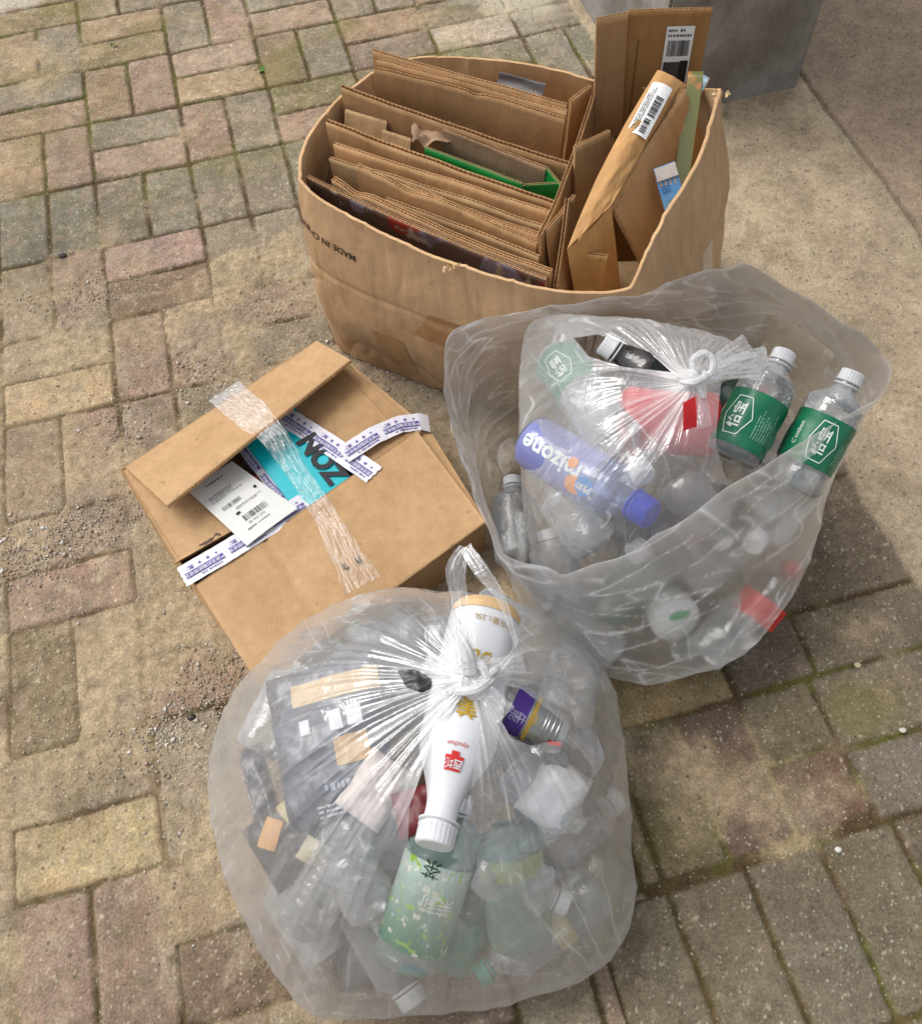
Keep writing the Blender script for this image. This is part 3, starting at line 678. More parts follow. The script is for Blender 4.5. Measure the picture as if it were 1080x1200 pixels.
GRP = 'flattened cartons packed upright in the large box'
def pack_left():
    g = dict(group=GRP)
    dn = (0, .10, -1)
    sheet((437, 58, .425), (664, 122, .395), .33, 'rearmost brown cardboard sheet in the large box, against its back wall', mat=KR_A, down=dn, seed=1, top=jag(1, .002), **g)
    sheet((441, 68, .418), (664, 130, .390), .32, 'thin brown cardboard sheet second from the back of the large box', mat=KR_A, down=dn, seed=2, top=jag(2, .003), **g)
    sheet((440, 80, .410), (662, 139, .383), .32, 'wide plain brown cardboard sheet with a clean face, third from the back', mat=KR_A, down=dn, T=.005, seed=3, top=jag(3, .002, pits=((.16, .01, .004),)), **g)
    sheet((400, 101, .392), (668, 192, .372), .31, 'long brown cardboard sheet with dark fluted edge in the middle of the box', mat=KR_B, down=(0, .06, -1), T=.007, seed=4, top=jag(4, .0015), wave=.0075, **g)
    # small folded carton with green print lying between two sheets
    r = empty('green_printed_carton', at(600, 190, .36), 'folded grey-brown carton with bright green printed inside, torn at its end', 'carton')
    sheet((520, 150, .375), (640, 196, .365), .06, None, parent=r, part='back_panel', mat=cardboard('grey_board', (150, 122, 98)), seed=5, top=jag(5, .004, 40))
    sheet((498, 172, .362), (612, 214, .352), .10, None, parent=r, part='front_panel', mat=plain('green_print', (24, 140, 62), .4, .4), T=.003, seed=6)
    sheet((640, 196, .365), (657, 216, .358), .05, None, parent=r, part='end_flap', mat=plain('green_print', (24, 140, 62), .4, .4), T=.003, seed=7)
    sheet((657, 214, .357), (612, 216, .352), .045, None, parent=r, part='inner_flap', mat=plain('green_print', (24, 140, 62), .4, .4), T=.003, seed=8)
    bm = crumple_sheet((505, 158, .362), .060, .034, 40, 3); tag(obj('torn_board_scrap', bm, cardboard('grey_board2', (168, 140, 114)), None, True), 'crumpled grey-brown scrap of torn board beside the green printed carton', 'cardboard scrap')
    sheet((405, 128, .362), (454, 142, .357), .05, 'small pale tan cardboard flap standing at the left between two long sheets', mat=KR_C, down=(.1, -.45, -1), T=.003, seed=9, **g)
    sheet((448, 152, .352), (482, 163, .349), .045, 'tiny pale torn cardboard tab behind the third long sheet', mat=KR_C, down=(.5, -.5, -.6), T=.003, seed=10, **g)
    sheet((383, 141, .386), (652, 238, .366), .31, 'long brown cardboard sheet with ragged fluted top, ahead of the green carton', mat=KR_A, down=(0, .05, -1), T=.007, seed=11, top=jag(11, .0015), wave=.0075, **g)
    sheet((390, 170, .376), (643, 250, .362), .30, 'brown cardboard sheet with a softly rounded top edge in the front half', mat=KR_A, down=(0, .03, -1), T=.004, seed=12, top=jag(12, .003, 12), curl=.004, **g)
    sheet((388, 181, .372), (641, 262, .358), .29, 'brown cardboard sheet with a bent white-worn edge, just ahead of the rounded one', mat=KR_C, down=(0, .02, -1), T=.004, seed=13, top=jag(13, .004, 14), curl=-.005, **g)
    sheet((418, 193, .368), (632, 275, .354), .28, 'thick double-wall cardboard sheet with dotted fluted edge near the front', mat=KR_B, down=(0, .02, -1), T=.0075, layers=2, seed=14, top=jag(14, .003, pits=((.09, .02, .006),)), **g)
    sheet((460, 207, .363), (630, 284, .352), .27, 'double-wall cardboard sheet with a split in its dotted edge', mat=KR_B, down=(0, .02, -1), T=.007, layers=2, seed=15, top=jag(15, .003), **g)
    sheet((452, 232, .345), (632, 300, .343), .25, 'plain light tan cardboard panel low behind the printed front carton', mat=KR_C, down=(0, .12, -1), T=.004, seed=16, **g)
    # printed glossy carton at the very front
    o = sheet((360, 206, .364), (640, 326, .352), .30, 'flattened front carton with purple and red glossy print and thick dotted edge', cat='printed carton', mat=glossy_print(), down=(0, .04, -1), T=.006, layers=2, seed=17, top=jag(17, .002), bend=-.006, name='printed_carton')
    sheet((390, 208, .366), (646, 318, .352), .29, 'double-wall cardboard sheet pressed against the back of the purple printed carton', mat=KR_B, down=(0, .04, -1), T=.008, layers=2, seed=18, top=jag(18, .003, pits=((.04, .02, .008),)), bend=-.006, **g)

def glossy_print():
    n = N('glossy_print'); v = n.coord(); f = n.noise(v, 16, 3, .5, dist=.6); g = n.noise(v, 9, 2, .5)
    c = n.mix(n.ramp(f, .58, .63), sc(96, 72, 60), sc(128, 112, 124)); c = n.mix(n.ramp(g, .60, .64), c, sc(150, 52, 42)); c = n.mix(n.ramp(n.noise(v, 30, 4, .6), .60, .66), c, sc(170, 150, 130))
    n.pbsdf(c, .25, n.bump(n.noise(v, 30, 3), .3, .003), .6); return n.m

def crumple_sheet(p, w, h, amp, seed, up=(0, 0, 1)):
    bm = bmesh.new(); n_ = 14; q = at(*p); g = []
    for i in range(n_):
        row = []
        for j in range(n_):
            x, y = (i / (n_ - 1) - .5) * w, (j / (n_ - 1) - .5) * h
            a = float(pn(x * 60 + seed * 7, y * 60, seed)); b = float(pn(x * 60, y * 60 + 9, seed + 4))
            row.append(bm.verts.new(q + Vector((x + .012 * a, y + .01 * b, .001 * amp * (a + .5 * b) * .6))))
        g.append(row)
    for i in range(n_ - 1):
        for j in range(n_ - 1): bm.faces.new((g[i][j], g[i + 1][j], g[i + 1][j + 1], g[i][j + 1]))
    return bm

def label_paper(o, x, z, w, h, seed, side=-1, T=.0045, rot=0, dark=True):
    L = stick(o, rect_bm(w, h, 6, 6), 'shipping_label', x, z, plain('label_paper', (232, 232, 230), .45, .4, k=.85, var=.03), side, T, rot, .0010)
    def sub(bm, dx, dy, nm, mat, li=.0018):
        c, s = math.cos(rot), math.sin(rot); bm2 = shift(bm, dx, dy); r = stick(o, bm2, nm, x, z, mat, side, T, rot, li)
        r.parent = L
    sub(bars_bm(w * .8, h * .22, seed), 0, h * .22 if not dark else h * .2, 'barcode', INK())
    sub(lines_bm(w * .85, h * .14, 2, seed + 1), 0, h * .41, 'small_print', ink('grey', (90, 90, 96)))
    return L, sub

def pack_right():
    g = dict(group=GRP)
    # corner stack of folded ends, edges running away from the viewer
    sheet((632, 276, .372), (694, 112, .384), .33, 'upright cardboard panel running front to back beside the ends of the long sheets', mat=KR_A, down=(.10, .02, -1), T=.005, seed=21, top=jag(21, .003), **g)
    sheet((650, 336, .33), (664, 232, .385), .26, 'narrow bent cardboard flap with a pointed lower corner at the front middle', mat=KR_B, down=(.28, -.05, -1), T=.0045, seed=22, **g)
    sheet((668, 118, .375), (692, 100, .372), .14, 'short brown cardboard flap standing near the back wall of the box', mat=KR_B, down=(0, .0, -1), T=.005, seed=23, **g)
    # dark glossy strip poking out behind the long sheets
    sheet((586, 84, .366), (640, 98, .366), .020, 'thin dark grey printed strip lying behind the long sheets', cat='printed strip', mat=plain('dark_print', (74, 66, 66), .35, .5), down=(0, -.7, -.6), T=.003, seed=24, name='printed_strip')
    # tall open carton panel
    r = empty('tall_carton', at(765, 150, .3), 'tallest brown carton panel with a barcode label, standing against the back of the box', 'carton')
    D = (-.02, -.10, -1)
    main = sheet((736, 12, .50), (834, 9, .50), .44, None, parent=r, part='panel', mat=cardboard('kraft_shade', (158, 118, 72)), down=D, T=.005, seed=25)
    sheet((698, 22, .498), (735, 14, .50), .19, None, parent=r, part='side_flap', mat=KR_B, down=D, T=.005, seed=26, top=jag(26, .001))
    wm = main['w']
    L, sub = label_paper(main, wm * .66, -.075, wm * .34, .105, 3, -1, .005, 0)
    sub(rect_bm(wm * .34 * .9, .05), 0, -.024, 'dark_panel', plain('dark_film', (66, 70, 72), .3, .5)); sub(rect_bm(wm * .1, .050), wm * .10, -.022, 'black_panel', plain('ink_black2', (24, 26, 28), .3), .0024)
    stick(main, rect_bm(wm * .10, .028), 'paper_tape', wm * .93, -.125, plain('buff', (214, 178, 140), .6), -1, .005)
    stick(main, rect_bm(.0016, .16), 'score_line', wm * .16, -.12, ink('score', (112, 80, 46)), -1, .005)
    main.pop('w')
    # mid flaps below the tall panel
    sheet((672, 172, .405), (714, 152, .402), .20, 'notched brown cardboard flap below the tall carton panel', mat=KR_A, down=(-.05, -.25, -1), T=.0045, seed=27, top=jag(27, .002), **g)
    sheet((640, 268, .375), (672, 228, .375), .20, 'small brown cardboard flap leaning in the front middle of the box', mat=KR_A, down=(.10, -.14, -1), T=.004, seed=28, **g)
    # kraft envelope with label
    r = empty('kraft_envelope', at(720, 220, .3), 'bulging creased kraft paper envelope with a tilted white barcode label', 'envelope')
    A, B, C_, D_ = at(770, 82, .455), at(798, 96, .445), at(716, 240, .395), at(664, 292, .372)
    nu, nv = 26, 40; P = []
    for i in range(nu):
        for j in range(nv):
            s, t = i / (nu - 1), j / (nv - 1); a = A.lerp(B, s); b = D_.lerp(C_, s); p = a.lerp(b, t)
            p += Vector((-.012, -.004, 0)) * math.sin(PI * t) * (1 - s) * .9 * (t > .0)
            p += Vector((-.2, -.55, .8)).normalized() * (.014 * math.sin(PI * s) * math.sin(PI * (.15 + .85 * t)) + .0035 * float(fbm(s * 3, t * 9, 4, 3)) + .002 * abs(float(pn(s * 2 + t * 5, t * 14 - s * 3, 7))))
            P.append(p - r.location)
    kp = cardboard('kraft_paper', (206, 160, 104), rough=.6)
    link('front', np_mesh('front', P, grid_quads(nu, nv)), kp, r, True)
    P2 = []
    for i in range(nu):
        for j in range(14):
            s, t = i / (nu - 1), j / 13; b = D_.lerp(C_, s); q = b + Vector((.05, -.02, -.26)) * t
            q += Vector((-.3, -.8, .1)).normalized() * (.012 * math.sin(PI * s) * (1 - .5 * t) + .003 * float(fbm(s * 4, t * 6, 14, 3))); P2.append(q - r.location)
    link('lower_half', np_mesh('lower_half', P2, grid_quads(nu, 14)), kp, r, True)
    # back of the envelope (thickness)
    link('back', np_mesh('back', [Vector(p) + Vector((.010, .006, -.010)) for p in P], grid_quads(nu, nv)[:, ::-1]), kp, r, True)
    ctr = A.lerp(B, .5).lerp(D_.lerp(C_, .5), .27); ax = (A.lerp(B, .5) - D_.lerp(C_, .5)).normalized(); nn = Vector((-.25, -.55, .8)).normalized(); nn = (nn - ax * nn.dot(ax)).normalized(); bx = ax.cross(nn)
    Ml = Matrix((ax, -bx, nn)).transposed().to_4x4(); Ml.translation = ctr - r.location + nn * .0145
    def onl(bm, nm, mat, dz=0, par=r):
        for v in bm.verts: v.co = Ml @ Vector((v.co.x, v.co.y, dz - .9 * abs(v.co.y) ** 2 * 60 * .4))
        return obj(nm, bm, mat, par)
    L = onl(rect_bm(.090, .030, 6, 8), 'shipping_label', plain('label_paper', (232, 232, 230), .45)); 
    onl(shift(bars_bm(.036, .011, 8, 20), .006, -.006), 'barcode', INK(), .0012, L); onl(shift(lines_bm(.075, .010, 3, 5), 0, .008), 'small_print', INK(), .0012, L); onl(shift(bars_bm(.024, .009, 9, 12), -.028, -.005), 'barcode', INK(), .0012, L)
    # slanting carton in front of the envelope
    sheet((712, 236, .392), (800, 104, .44), .15, 'open brown carton panel slanting from the envelope down to the box front', mat=KR_A, down=tuple(at(714, 338, .29) - at(712, 236, .392)), T=.006, layers=2, seed=30, top=jag(30, .003), **g)
    sheet((668, 290, .352), (712, 300, .350), .22, 'kraft paper pocket bulging at the front beside the dotted edge', cat='paper pocket', mat=kp, down=(.08, .02, -1), T=.004, seed=31, bend=-.012, name='paper_pocket')
    # thin printed cartons by the right wall
    o = sheet((806, 84, .445), (824, 84, .448), .24, 'narrow olive green printed carton with an orange blotch by the right wall', cat='printed carton', mat=print_mat('olive_print', (112, 116, 62), (196, 128, 70), 22), down=tuple(at(797, 190, .37) - at(806, 84, .445)), T=.003, seed=32, name='printed_carton')
    o = sheet((822, 86, .444), (832, 92, .446), .20, 'pale blue plastic-coated carton strip squeezed against the right wall', cat='carton strip', mat=print_mat('blue_print', (128, 158, 172), (86, 116, 134), 60), down=tuple(at(812, 170, .38) - at(822, 86, .444)), T=.003, seed=33, name='carton_strip')
    # blue milk carton with a green field
    o = sheet((765, 198, .392), (790, 189, .398), .065, 'small blue carton with green field print poking up at the right wall', cat='printed carton', mat=field_mat(), down=tuple(at(745, 312, .30) - at(765, 198, .392)), T=.002, seed=34, name='printed_carton')
    w = o['w']; stick(o, rect_bm(w * .98, .018), 'white_top', w / 2, -.010, plain('carton_white', (214, 206, 196), .5), -1, .002)
    stick(o, shift(lines_bm(w * .35, .012, 3, 6), 0, 0), 'printed_text', w * .3, -.032, ink('navy', (52, 80, 140)), -1, .002); stick(o, text_bm('牧场', .010), 'printed_text', w * .6, -.052, ink('olive', (110, 130, 70)), -1, .002)
def print_mat(name, a, b, s):
    n = N(name); v = n.coord(); c = n.mix(n.ramp(n.noise(v, s, 3), .52, .60), sc(*a), sc(*b)); n.pbsdf(c, .3, None, .5); return n.m
def field_mat():
    n = N('field_print'); v = n.coord(); sx = n.add('SeparateXYZ'); n.set(sx, 0, v)
    f = n.math('MULTIPLY_ADD', n.noise(v, 40, 3), .03); n.t.links.new(sx.outputs[2], f.node.inputs[2])
    f = n.math('MULTIPLY', n.math('ADD', f, .16), 6.3)
    r = n.add('ValToRGB'); n.set(r, 0, f); e = r.color_ramp.elements
    e[0].position = .2; e[0].color = sc(92, 128, 46); e[1].position = .9; e[1].color = sc(84, 148, 206)
    for p, c in ((.42, (150, 158, 62)), (.5, (150, 196, 216))): x = e.new(p); x.color = sc(*c)
    n.pbsdf(r.outputs[0], .3, None, .5); return n.m
pack_left(); pack_right()
for o in list(bpy.data.objects):
    if 'w' in o: del o['w']

# ------------------------------------------------------------------ shallow carton in the middle, cut open along its top
CZ = .09
def build_carton():
    A, B, C_, D_ = at(140, 549, CZ), at(376, 402, CZ), at(569, 613, CZ), at(305, 806, CZ)
    root = empty('open_carton', Vector(((A.x + C_.x) / 2, (A.y + C_.y) / 2, 0)), 'shallow brown carton lying flat with its slit top taped in purple-printed white tape', 'carton')
    off = Vector(root.location); KC = cardboard('carton_board', (198, 162, 120), dark=.86, k=.84); KCI = cardboard('carton_inside', (190, 152, 110), dark=.9); KS = cardboard('carton_side', (200, 162, 118), dark=.88, k=.85)
    T = .0045
    # side walls, a hair inside the top panels
    c = (A + B + C_ + D_) / 4
    cor = [p + (c - p) * .008 for p in (A, B, C_, D_)]
    for k in range(4):
        p, q = cor[k], cor[(k + 1) % 4]
        n = 24; V = []
        nrm = Vector((q.y - p.y, -(q.x - p.x), 0)).normalized(); nrm = nrm if nrm.dot(p + q - 2 * c) > 0 else -nrm
        for i in range(n):
            for j in range(8):
                s, t = i / (n - 1), j / 7; x = p.lerp(q, s); x = Vector((x.x, x.y, .003 + (CZ - .006) * t))
                x += nrm * (.005 * math.sin(PI * t) * math.sin(PI * s) + .003 * float(pn(x.x * 12, x.y * 12, x.z * 10))); V.append(x - off)
        link('side_wall', np_mesh('side_wall', V, grid_quads(n, 8)), KS, root, True)
    bm = bmesh.new(); bm.faces.new([bm.verts.new(Vector((p.x, p.y, .004)) - off) for p in cor]); obj('bottom_panel', bm, KCI, root)
    # top flaps: quads given by photo corners and heights, made of real board
    def panel(name, q4, mat, seed, nx=40, ny=24, lift=0.0, bow=0.0, T=T, crease=None, parent=root, wob=.003, par_off=None):
        P = [at(*q) if not isinstance(q, Vector) else q for q in q4]; V = []; o2 = par_off or off
        nz = (P[1] - P[0]).cross(P[3] - P[0]).normalized(); nz = nz if nz.z > 0 else -nz
        for i in range(nx):
            for j in range(ny):
                s, t = i / (nx - 1), j / (ny - 1); x = P[0].lerp(P[1], s).lerp(P[3].lerp(P[2], s), t)
                h = lift + bow * math.sin(PI * s) * math.sin(PI * t) + wob * float(fbm(x.x * 9 + seed, x.y * 9, seed, 3)) * min(1, 6 * min(s, 1 - s, t, 1 - t) + .25)
                if crease: h -= crease[1] * math.exp(-((s - crease[0]) / .008) ** 2)
                x = x + nz * h; V.append(x)
        V = np.array([tuple(v) for v in V]); Lo = V - np.array(nz) * T; q = grid_quads(nx, ny); b = len(V)
        Qs = [q, q[:, ::-1] + b]; mi = [0] * len(q) * 2; q_o = []
        idx = np.arange(b).reshape(nx, ny)
        for line in (idx[0], idx[-1], idx[:, 0], idx[:, -1]):
            # fluted rim: alternating small teeth so that the edge reads as corrugation
            q_o += [[line[k], line[k + 1], line[k + 1] + b, line[k] + b] for k in range(len(line) - 1)]
        me = np_mesh(name, np.concatenate([V, Lo]) - np.array(o2), np.concatenate(Qs + [np.array(q_o)])); o = link(name, me, [mat, FLUTE], parent, False)
        me.polygons.foreach_set('material_index', mi + [1] * len(q_o)); me.polygons.foreach_set('use_smooth', [True] * (2 * len(q)) + [False] * len(q_o))
        return o, P, nz
    # minor flaps (left and right), lower layer
    panel('minor_flap', [(141, 551, CZ - .004), (376, 404, CZ - .004), (450, 505, CZ - .020), (232, 648, CZ - .010)][0:1] + [(205, 660, CZ - .004), (300, 606, CZ - .012), (250, 520, CZ - .018)], KC, 1)
    panel('minor_flap', [(326, 474, CZ - .010), (404, 424, CZ - .004), (494, 506, CZ - .006), (438, 556, CZ - .006)], KC, 2, wob=.004)
    panel('minor_flap', [(408, 424, CZ - .008), (503, 503, CZ - .020), (572, 615, CZ - .012), (500, 545, CZ - .006)], KC, 3, wob=.004)
    # near major flap, flat
    near, PN, nN = panel('major_flap', [(229, 686, CZ + .002), (488, 504, CZ + .004), (569, 612, CZ), (305, 806, CZ)], KC, 4, 60, 50, bow=.004, crease=(.29, .0030))
    # far major flap standing up off the box
    far, PF, nF = panel('major_flap', [(146, 547, CZ + .002), (371, 399, CZ + .002), (411, 422, CZ + .040), (196, 593, CZ + .046)], KC, 5, 60, 22, T=.0050, bow=.002)
    # real fluting on the free edge of the raised flap
    P0, P1 = PF[3], PF[2]; w = (P1 - P0).length; nf = int(w / .0068); V = []
    X = (P1 - P0).normalized(); inn = (PF[0] - PF[3]).normalized()
    for i in range(nf * 8 + 1):
        x = w * i / (nf * 8); p = P0 + X * x - nF * .0025 + nF * .0019 * math.sin(2 * PI * i / 8)
        V += [tuple(p - inn * .0012 - off), tuple(p + inn * .006 - off)]
    link('fluting', np_mesh('fluting', V, np.array([[2 * i, 2 * i + 1, 2 * i + 3, 2 * i + 2] for i in range(nf * 8)])), FLUTE, far)
    for s_ in (0, 1):   # dark slot between the liners just behind the wave
        pass
    # torn slit beside the label
    bm = bmesh.new(); rd = random.Random(5); pv = None
    for k in range(9):
        p = at(234 + 26 * k / 8, 640 - 14 * k / 8 + rd.uniform(-2.5, 2.5), CZ - .004); wd = .0014 + .0022 * math.sin(PI * k / 8)
        a, b = bm.verts.new(p + Vector((0, wd, .0035)) - off), bm.verts.new(p - Vector((0, wd, -.0035)) - off)
        if pv: bm.faces.new((pv[0], pv[1], b, a))
        pv = (a, b)
    obj('torn_slit', bm, ink('tear', (92, 62, 40)), root)

    # ---- strips of tape: defined by centre-line pixels + width, draped just above the surface below
    def strip(name, pts, w, mat, n=60, m=8, parent=root, po=off, ripple=.0006, seed=1, jagged=True):
        P = [at(*p) if not isinstance(p, Vector) else p for p in pts]; d = [0]
        for a, b in zip(P, P[1:]): d.append(d[-1] + (b - a).length)
        V = []; fr = []
        for i in range(n):
            s = d[-1] * i / (n - 1); k = max(j for j in range(len(P) - 1) if d[j] <= s + 1e-9); f = (s - d[k]) / max(d[k + 1] - d[k], 1e-9); p = P[k].lerp(P[k + 1], f)
            k2 = min(k + 1, len(P) - 1); tx = (P[k2] - P[k]).normalized(); ww = w if not isinstance(w, (list, tuple)) else w[k] * (1 - f) + w[k2] * f
            sd = tx.cross(Vector((0, 0, 1))).normalized(); fr.append((p, tx, sd))
            for j in range(m):
                q = p + sd * ww * (j / (m - 1) - .5) + (tx * .0018 * (j % 2) * (1 if i == n - 1 else -1) if jagged and i in (0, n - 1) else Vector())
                q = q + Vector((0, 0, ripple * float(pn(i * .35, j * .8, seed)) * 2)); V.append(tuple(q - po))
        o = link(name, np_mesh(name, V, grid_quads(n, m)), mat, parent, True); return o, fr, d[-1]
    def on_strip(fr, L, bm, par, nm, mat, s0, lift=.0012, po=off, flip=False):
        n = len(fr)
        for v in bm.verts:
            s = (s0 + v.co.x * (-1 if flip else 1)) / L * (n - 1); s = min(max(s, 0), n - 1.001); k = int(s); f = s - k
            p = fr[k][0].lerp(fr[k + 1][0], f); v.co = p - fr[k][2] * (v.co.y * (-1 if flip else 1)) + Vector((0, 0, lift)) - po
        return obj(nm, bm, mat, par)
    TW = plain('white_tape', (226, 224, 232), .35, .45, k=.85, var=.05); PU = ink('purple', (92, 82, 158)); PU2 = ink('purple_pale', (122, 112, 176))
    def printed(pts, w, seed, flip=True, reps=(0.03,), **kw):
        o, fr, L = strip('printed_tape', pts, w, TW, seed=seed, **kw); x = .004
        while x + .075 < L + .04:
            pc = min(.062, L - x - .004)
            if pc > .02:
                on_strip(fr, L, shift(rect_bm(pc, .0095, 12, 1), 0, .0035), o, 'print_band', PU, x + pc / 2, .0011, flip=flip)
                if pc > .05: on_strip(fr, L, shift(text_bm('严禁无封箱胶带收货', .0072), 0, .0035), o, 'band_text', ink('white_ink', (240, 240, 244), k=.9), x + pc / 2, .0017, flip=flip)
                on_strip(fr, L, shift(lines_bm(pc * .75, .0052, 1, seed, 1), -.002, .0122), o, 'small_print', PU, x + pc / 2, .0011, flip=flip)
                for k in range(4):
                    if k * .014 < pc - .012:
                        b = bmesh.new(); bmesh.ops.create_circle(b, cap_ends=True, segments=(3, 12, 5, 8)[k], radius=.0026); on_strip(fr, L, shift(b, -pc / 2 + .008 + k * .0135, -.0070), o, 'tape_symbol', PU2, x + pc / 2, .0011, flip=flip)
                on_strip(fr, L, shift(lines_bm(.014, .008, 2, seed + 9, 1), pc / 2 - .010, -.0072), o, 'small_print', PU2, x + pc / 2, .0011, flip=flip)
            x += .072
        return o
    printed([(214, 676, CZ + .004), (262, 648, CZ + .006), (330, 606, CZ + .003), (358, 588, CZ - .004)], .036, 3)
    printed([(281, 518, CZ - .012), (318, 566, CZ - .012), (348, 596, CZ - .006)], .020, 4)
    printed([(330, 485, CZ - .004), (385, 520, CZ - .002), (438, 556, CZ + .007)], .036, 5)
    printed([(402, 533, CZ + .008), (438, 510, CZ + .006), (468, 497, CZ + .000), (492, 494, CZ - .006), (502, 496, CZ - .014)], .034, 6)
    # red print specks left of the turquoise box
    for (x, y, r_, sd) in ((309, 573, .006, 1), (336, 612, .004, 2), (300, 560, .003, 5)):
        bm = bmesh.new(); bmesh.ops.create_circle(bm, cap_ends=True, segments=9, radius=r_); rd = random.Random(sd); q = at(x, y, CZ - .006) - off
        for v in bm.verts: v.co = v.co * rd.uniform(.5, 1.3) + q
        obj('red_print', bm, ink('red', (196, 66, 50)), root)
    # clear packing tape: over the raised flap, pulled into a rope across the gap, spreading on the near flap
    CT = film('clear_tape_film', tint=(.985, .975, .955), base=.0, graze=.04, white=.95, rough=.10, gl=.20, bump=.35, dens=.30, bscale=45)
    def clear(pts, ws, seed, amp, n=150, m=70):
        P = [at(*p) for p in pts]; d = [0]
        for a, b in zip(P, P[1:]): d.append(d[-1] + (b - a).length)
        V = []; de = []
        for i in range(n):
            s = d[-1] * i / (n - 1); k = max(j for j in range(len(P) - 1) if d[j] <= s + 1e-9); f = (s - d[k]) / max(d[k + 1] - d[k], 1e-9); f2 = f * f * (3 - 2 * f)
            p = P[k].lerp(P[k + 1], f); w = ws[k] * (1 - f2) + ws[k + 1] * f2; tx = (P[k + 1] - P[k]).normalized(); sd = tx.cross(Vector((0, 0, 1))).normalized()
            for j in range(m):
                c_ = j / (m - 1) - .5; g = amp[k] * (1 - f) + amp[k + 1] * f
                wv = abs(float(pn(c_ * 13 + seed, i * .05, 2)) * 2); q = p + sd * (w * c_ + .0015 * float(pn(i * .12, j * .3, seed))) + Vector((0, 0, g * (1 - wv) + g * .6 * float(pn(i * .2, c_ * 9, 5)))); V.append(tuple(q - off))
                st1 = max(0, 1 - 2 * abs(float(pn(c_ * 12 + .4 * float(pn(i * .05, 3)), i * .018, 9)))) ** 30; st2 = max(0, 1 - 2 * abs(float(pn(c_ * 30, i * .03, 19)))) ** 26
                de.append(float(np.clip(g * 260, .15, 1)) * (1.1 * st1 * (float(pn(i * .07, c_ * 4, 4)) > -.1) + .7 * st2 * (float(pn(i * .09, c_ * 6, 14)) > .05)))  # thin glints painted into the tape as white streaks
        link('clear_tape', np_mesh('clear_tape', V, grid_quads(n, m), {'dens': ('FLOAT', de)}), CT, root, True)
    clear([(262, 458, CZ + .010), (290, 482, CZ + .034), (322, 512, CZ + .044), (352, 560, CZ + .022), (380, 602, CZ + .010), (404, 648, CZ + .006), (426, 686, CZ + .004)],
          [.058, .058, .040, .032, .034, .044, .060], 3, [.0006, .0008, .003, .004, .004, .004, .002])
    for k, (x, y, ch) in enumerate(((404, 664, '2'), (419, 656, '8'))):
        b = text_bm(ch, .017, bold=.0004); b.transform(Matrix.Translation(at(x, y, CZ + .0075) - off) @ Matrix.Rotation(R_(218), 4, 'Z')); obj('printed_digit', b, ink('dark_digit', (70, 60, 50)), root)

    # ---- what lies inside
    q = [at(*p) for p in ((286, 522, .088), (326, 476, .088), (425, 577, .088), (352, 606, .088))]
    X = (q[1] - q[0]).normalized(); O = q[0].lerp(q[2], .5)
    # turquoise box: long axis follows the slit
    a1 = (at(352, 606, .086) - at(288, 520, .086)); L = a1.length + .16; e1 = a1.normalized(); e2 = Vector((-e1.y, e1.x, 0)); wd = .100
    bx = empty('turquoise_box', at(345, 545, .02), 'glossy turquoise box with big black letters inside the slit carton', 'box')
    Mx = Matrix((e1, e2, Vector((0, 0, 1)))).transposed().to_4x4(); Mx.translation = Vector()
    cen = at(288, 520, .086).lerp(at(352, 606, .086), .5) + e2 * (wd / 2)
    bm = bmesh.new(); bmesh.ops.create_cube(bm, size=1); bm.transform(Mx @ Matrix.Diagonal((L, wd, .078, 1)).to_4x4())
    bmesh.ops.bevel(bm, geom=list(bm.edges), offset=.0015, segments=2, affect='EDGES'); bm.transform(Matrix.Translation(Vector((cen.x, cen.y, .047)) - bx.location)); tq = plain('turquoise', (0, 190, 204), .28, .5, var=.04)
    obj('body', bm, tq, bx)
    tb = text_bm('ZON', .046, bold=.0022)
    tb.transform(Matrix.Translation(at(378, 536, .0885) - bx.location) @ Matrix.Rotation(math.atan2(e1.y, e1.x) + R_(180), 4, 'Z')); obj('printed_text', tb, ink('black_matt', (34, 36, 42), rough=.4), bx)
    # white delivery sheet
    q = [at(221, 574, .096), at(270, 541, .100), at(352, 598, .100), at(290, 642, .1115)]
    q = [at(221, 576, CZ - .002), at(272, 541, CZ - .004), at(349, 596, CZ + .006), at(290, 640, CZ + .009)]
    sh = empty('delivery_sheet', q[0].lerp(q[2], .5), 'white printed delivery sheet with two barcodes tucked under the carton flap', 'paper sheet'); so_ = Vector(sh.location); V = []
    for i in range(20):
        for j in range(20):
            s, t = i / 19, j / 19; p = q[0].lerp(q[1], s).lerp(q[3].lerp(q[2], s), t) + Vector((0, 0, .002 * math.sin(PI * s) + .0010 * float(pn(s * 4, t * 4, 3)) + .0012)); V.append(tuple(p - so_))
    link('paper', np_mesh('paper', V, grid_quads(20, 20)), plain('paper_white', (222, 222, 218), .6, .3, k=.85, var=.03), sh, True)
    ex = (q[1] - q[0]).normalized(); ey = (q[0] - q[3]); ey = (ey - ex * ey.dot(ex)).normalized(); ez = ex.cross(ey)
    W_, H_ = (q[1] - q[0]).length, (q[0] - q[3]).length
    def onp(bm, s, t, nm, m_, rot=0):
        p = q[0].lerp(q[1], s).lerp(q[3].lerp(q[2], s), t) + Vector((0, 0, .0036)); Mp = Matrix((ex, ey, ez)).transposed().to_4x4(); Mp.translation = p - so_
        bm.transform(Mp @ Matrix.Rotation(rot, 4, 'Z')); obj(nm, bm, m_, sh)
    g_ = ink('grey', (96, 96, 100))
    onp(lines_bm(.046, .006, 1, 3, 1), .55, .10, 'headline', INK()); onp(lines_bm(.060, .016, 4, 4), .48, .30, 'small_print', g_); onp(bars_bm(.032, .008, 5, 18), .35, .47, 'barcode', g_)
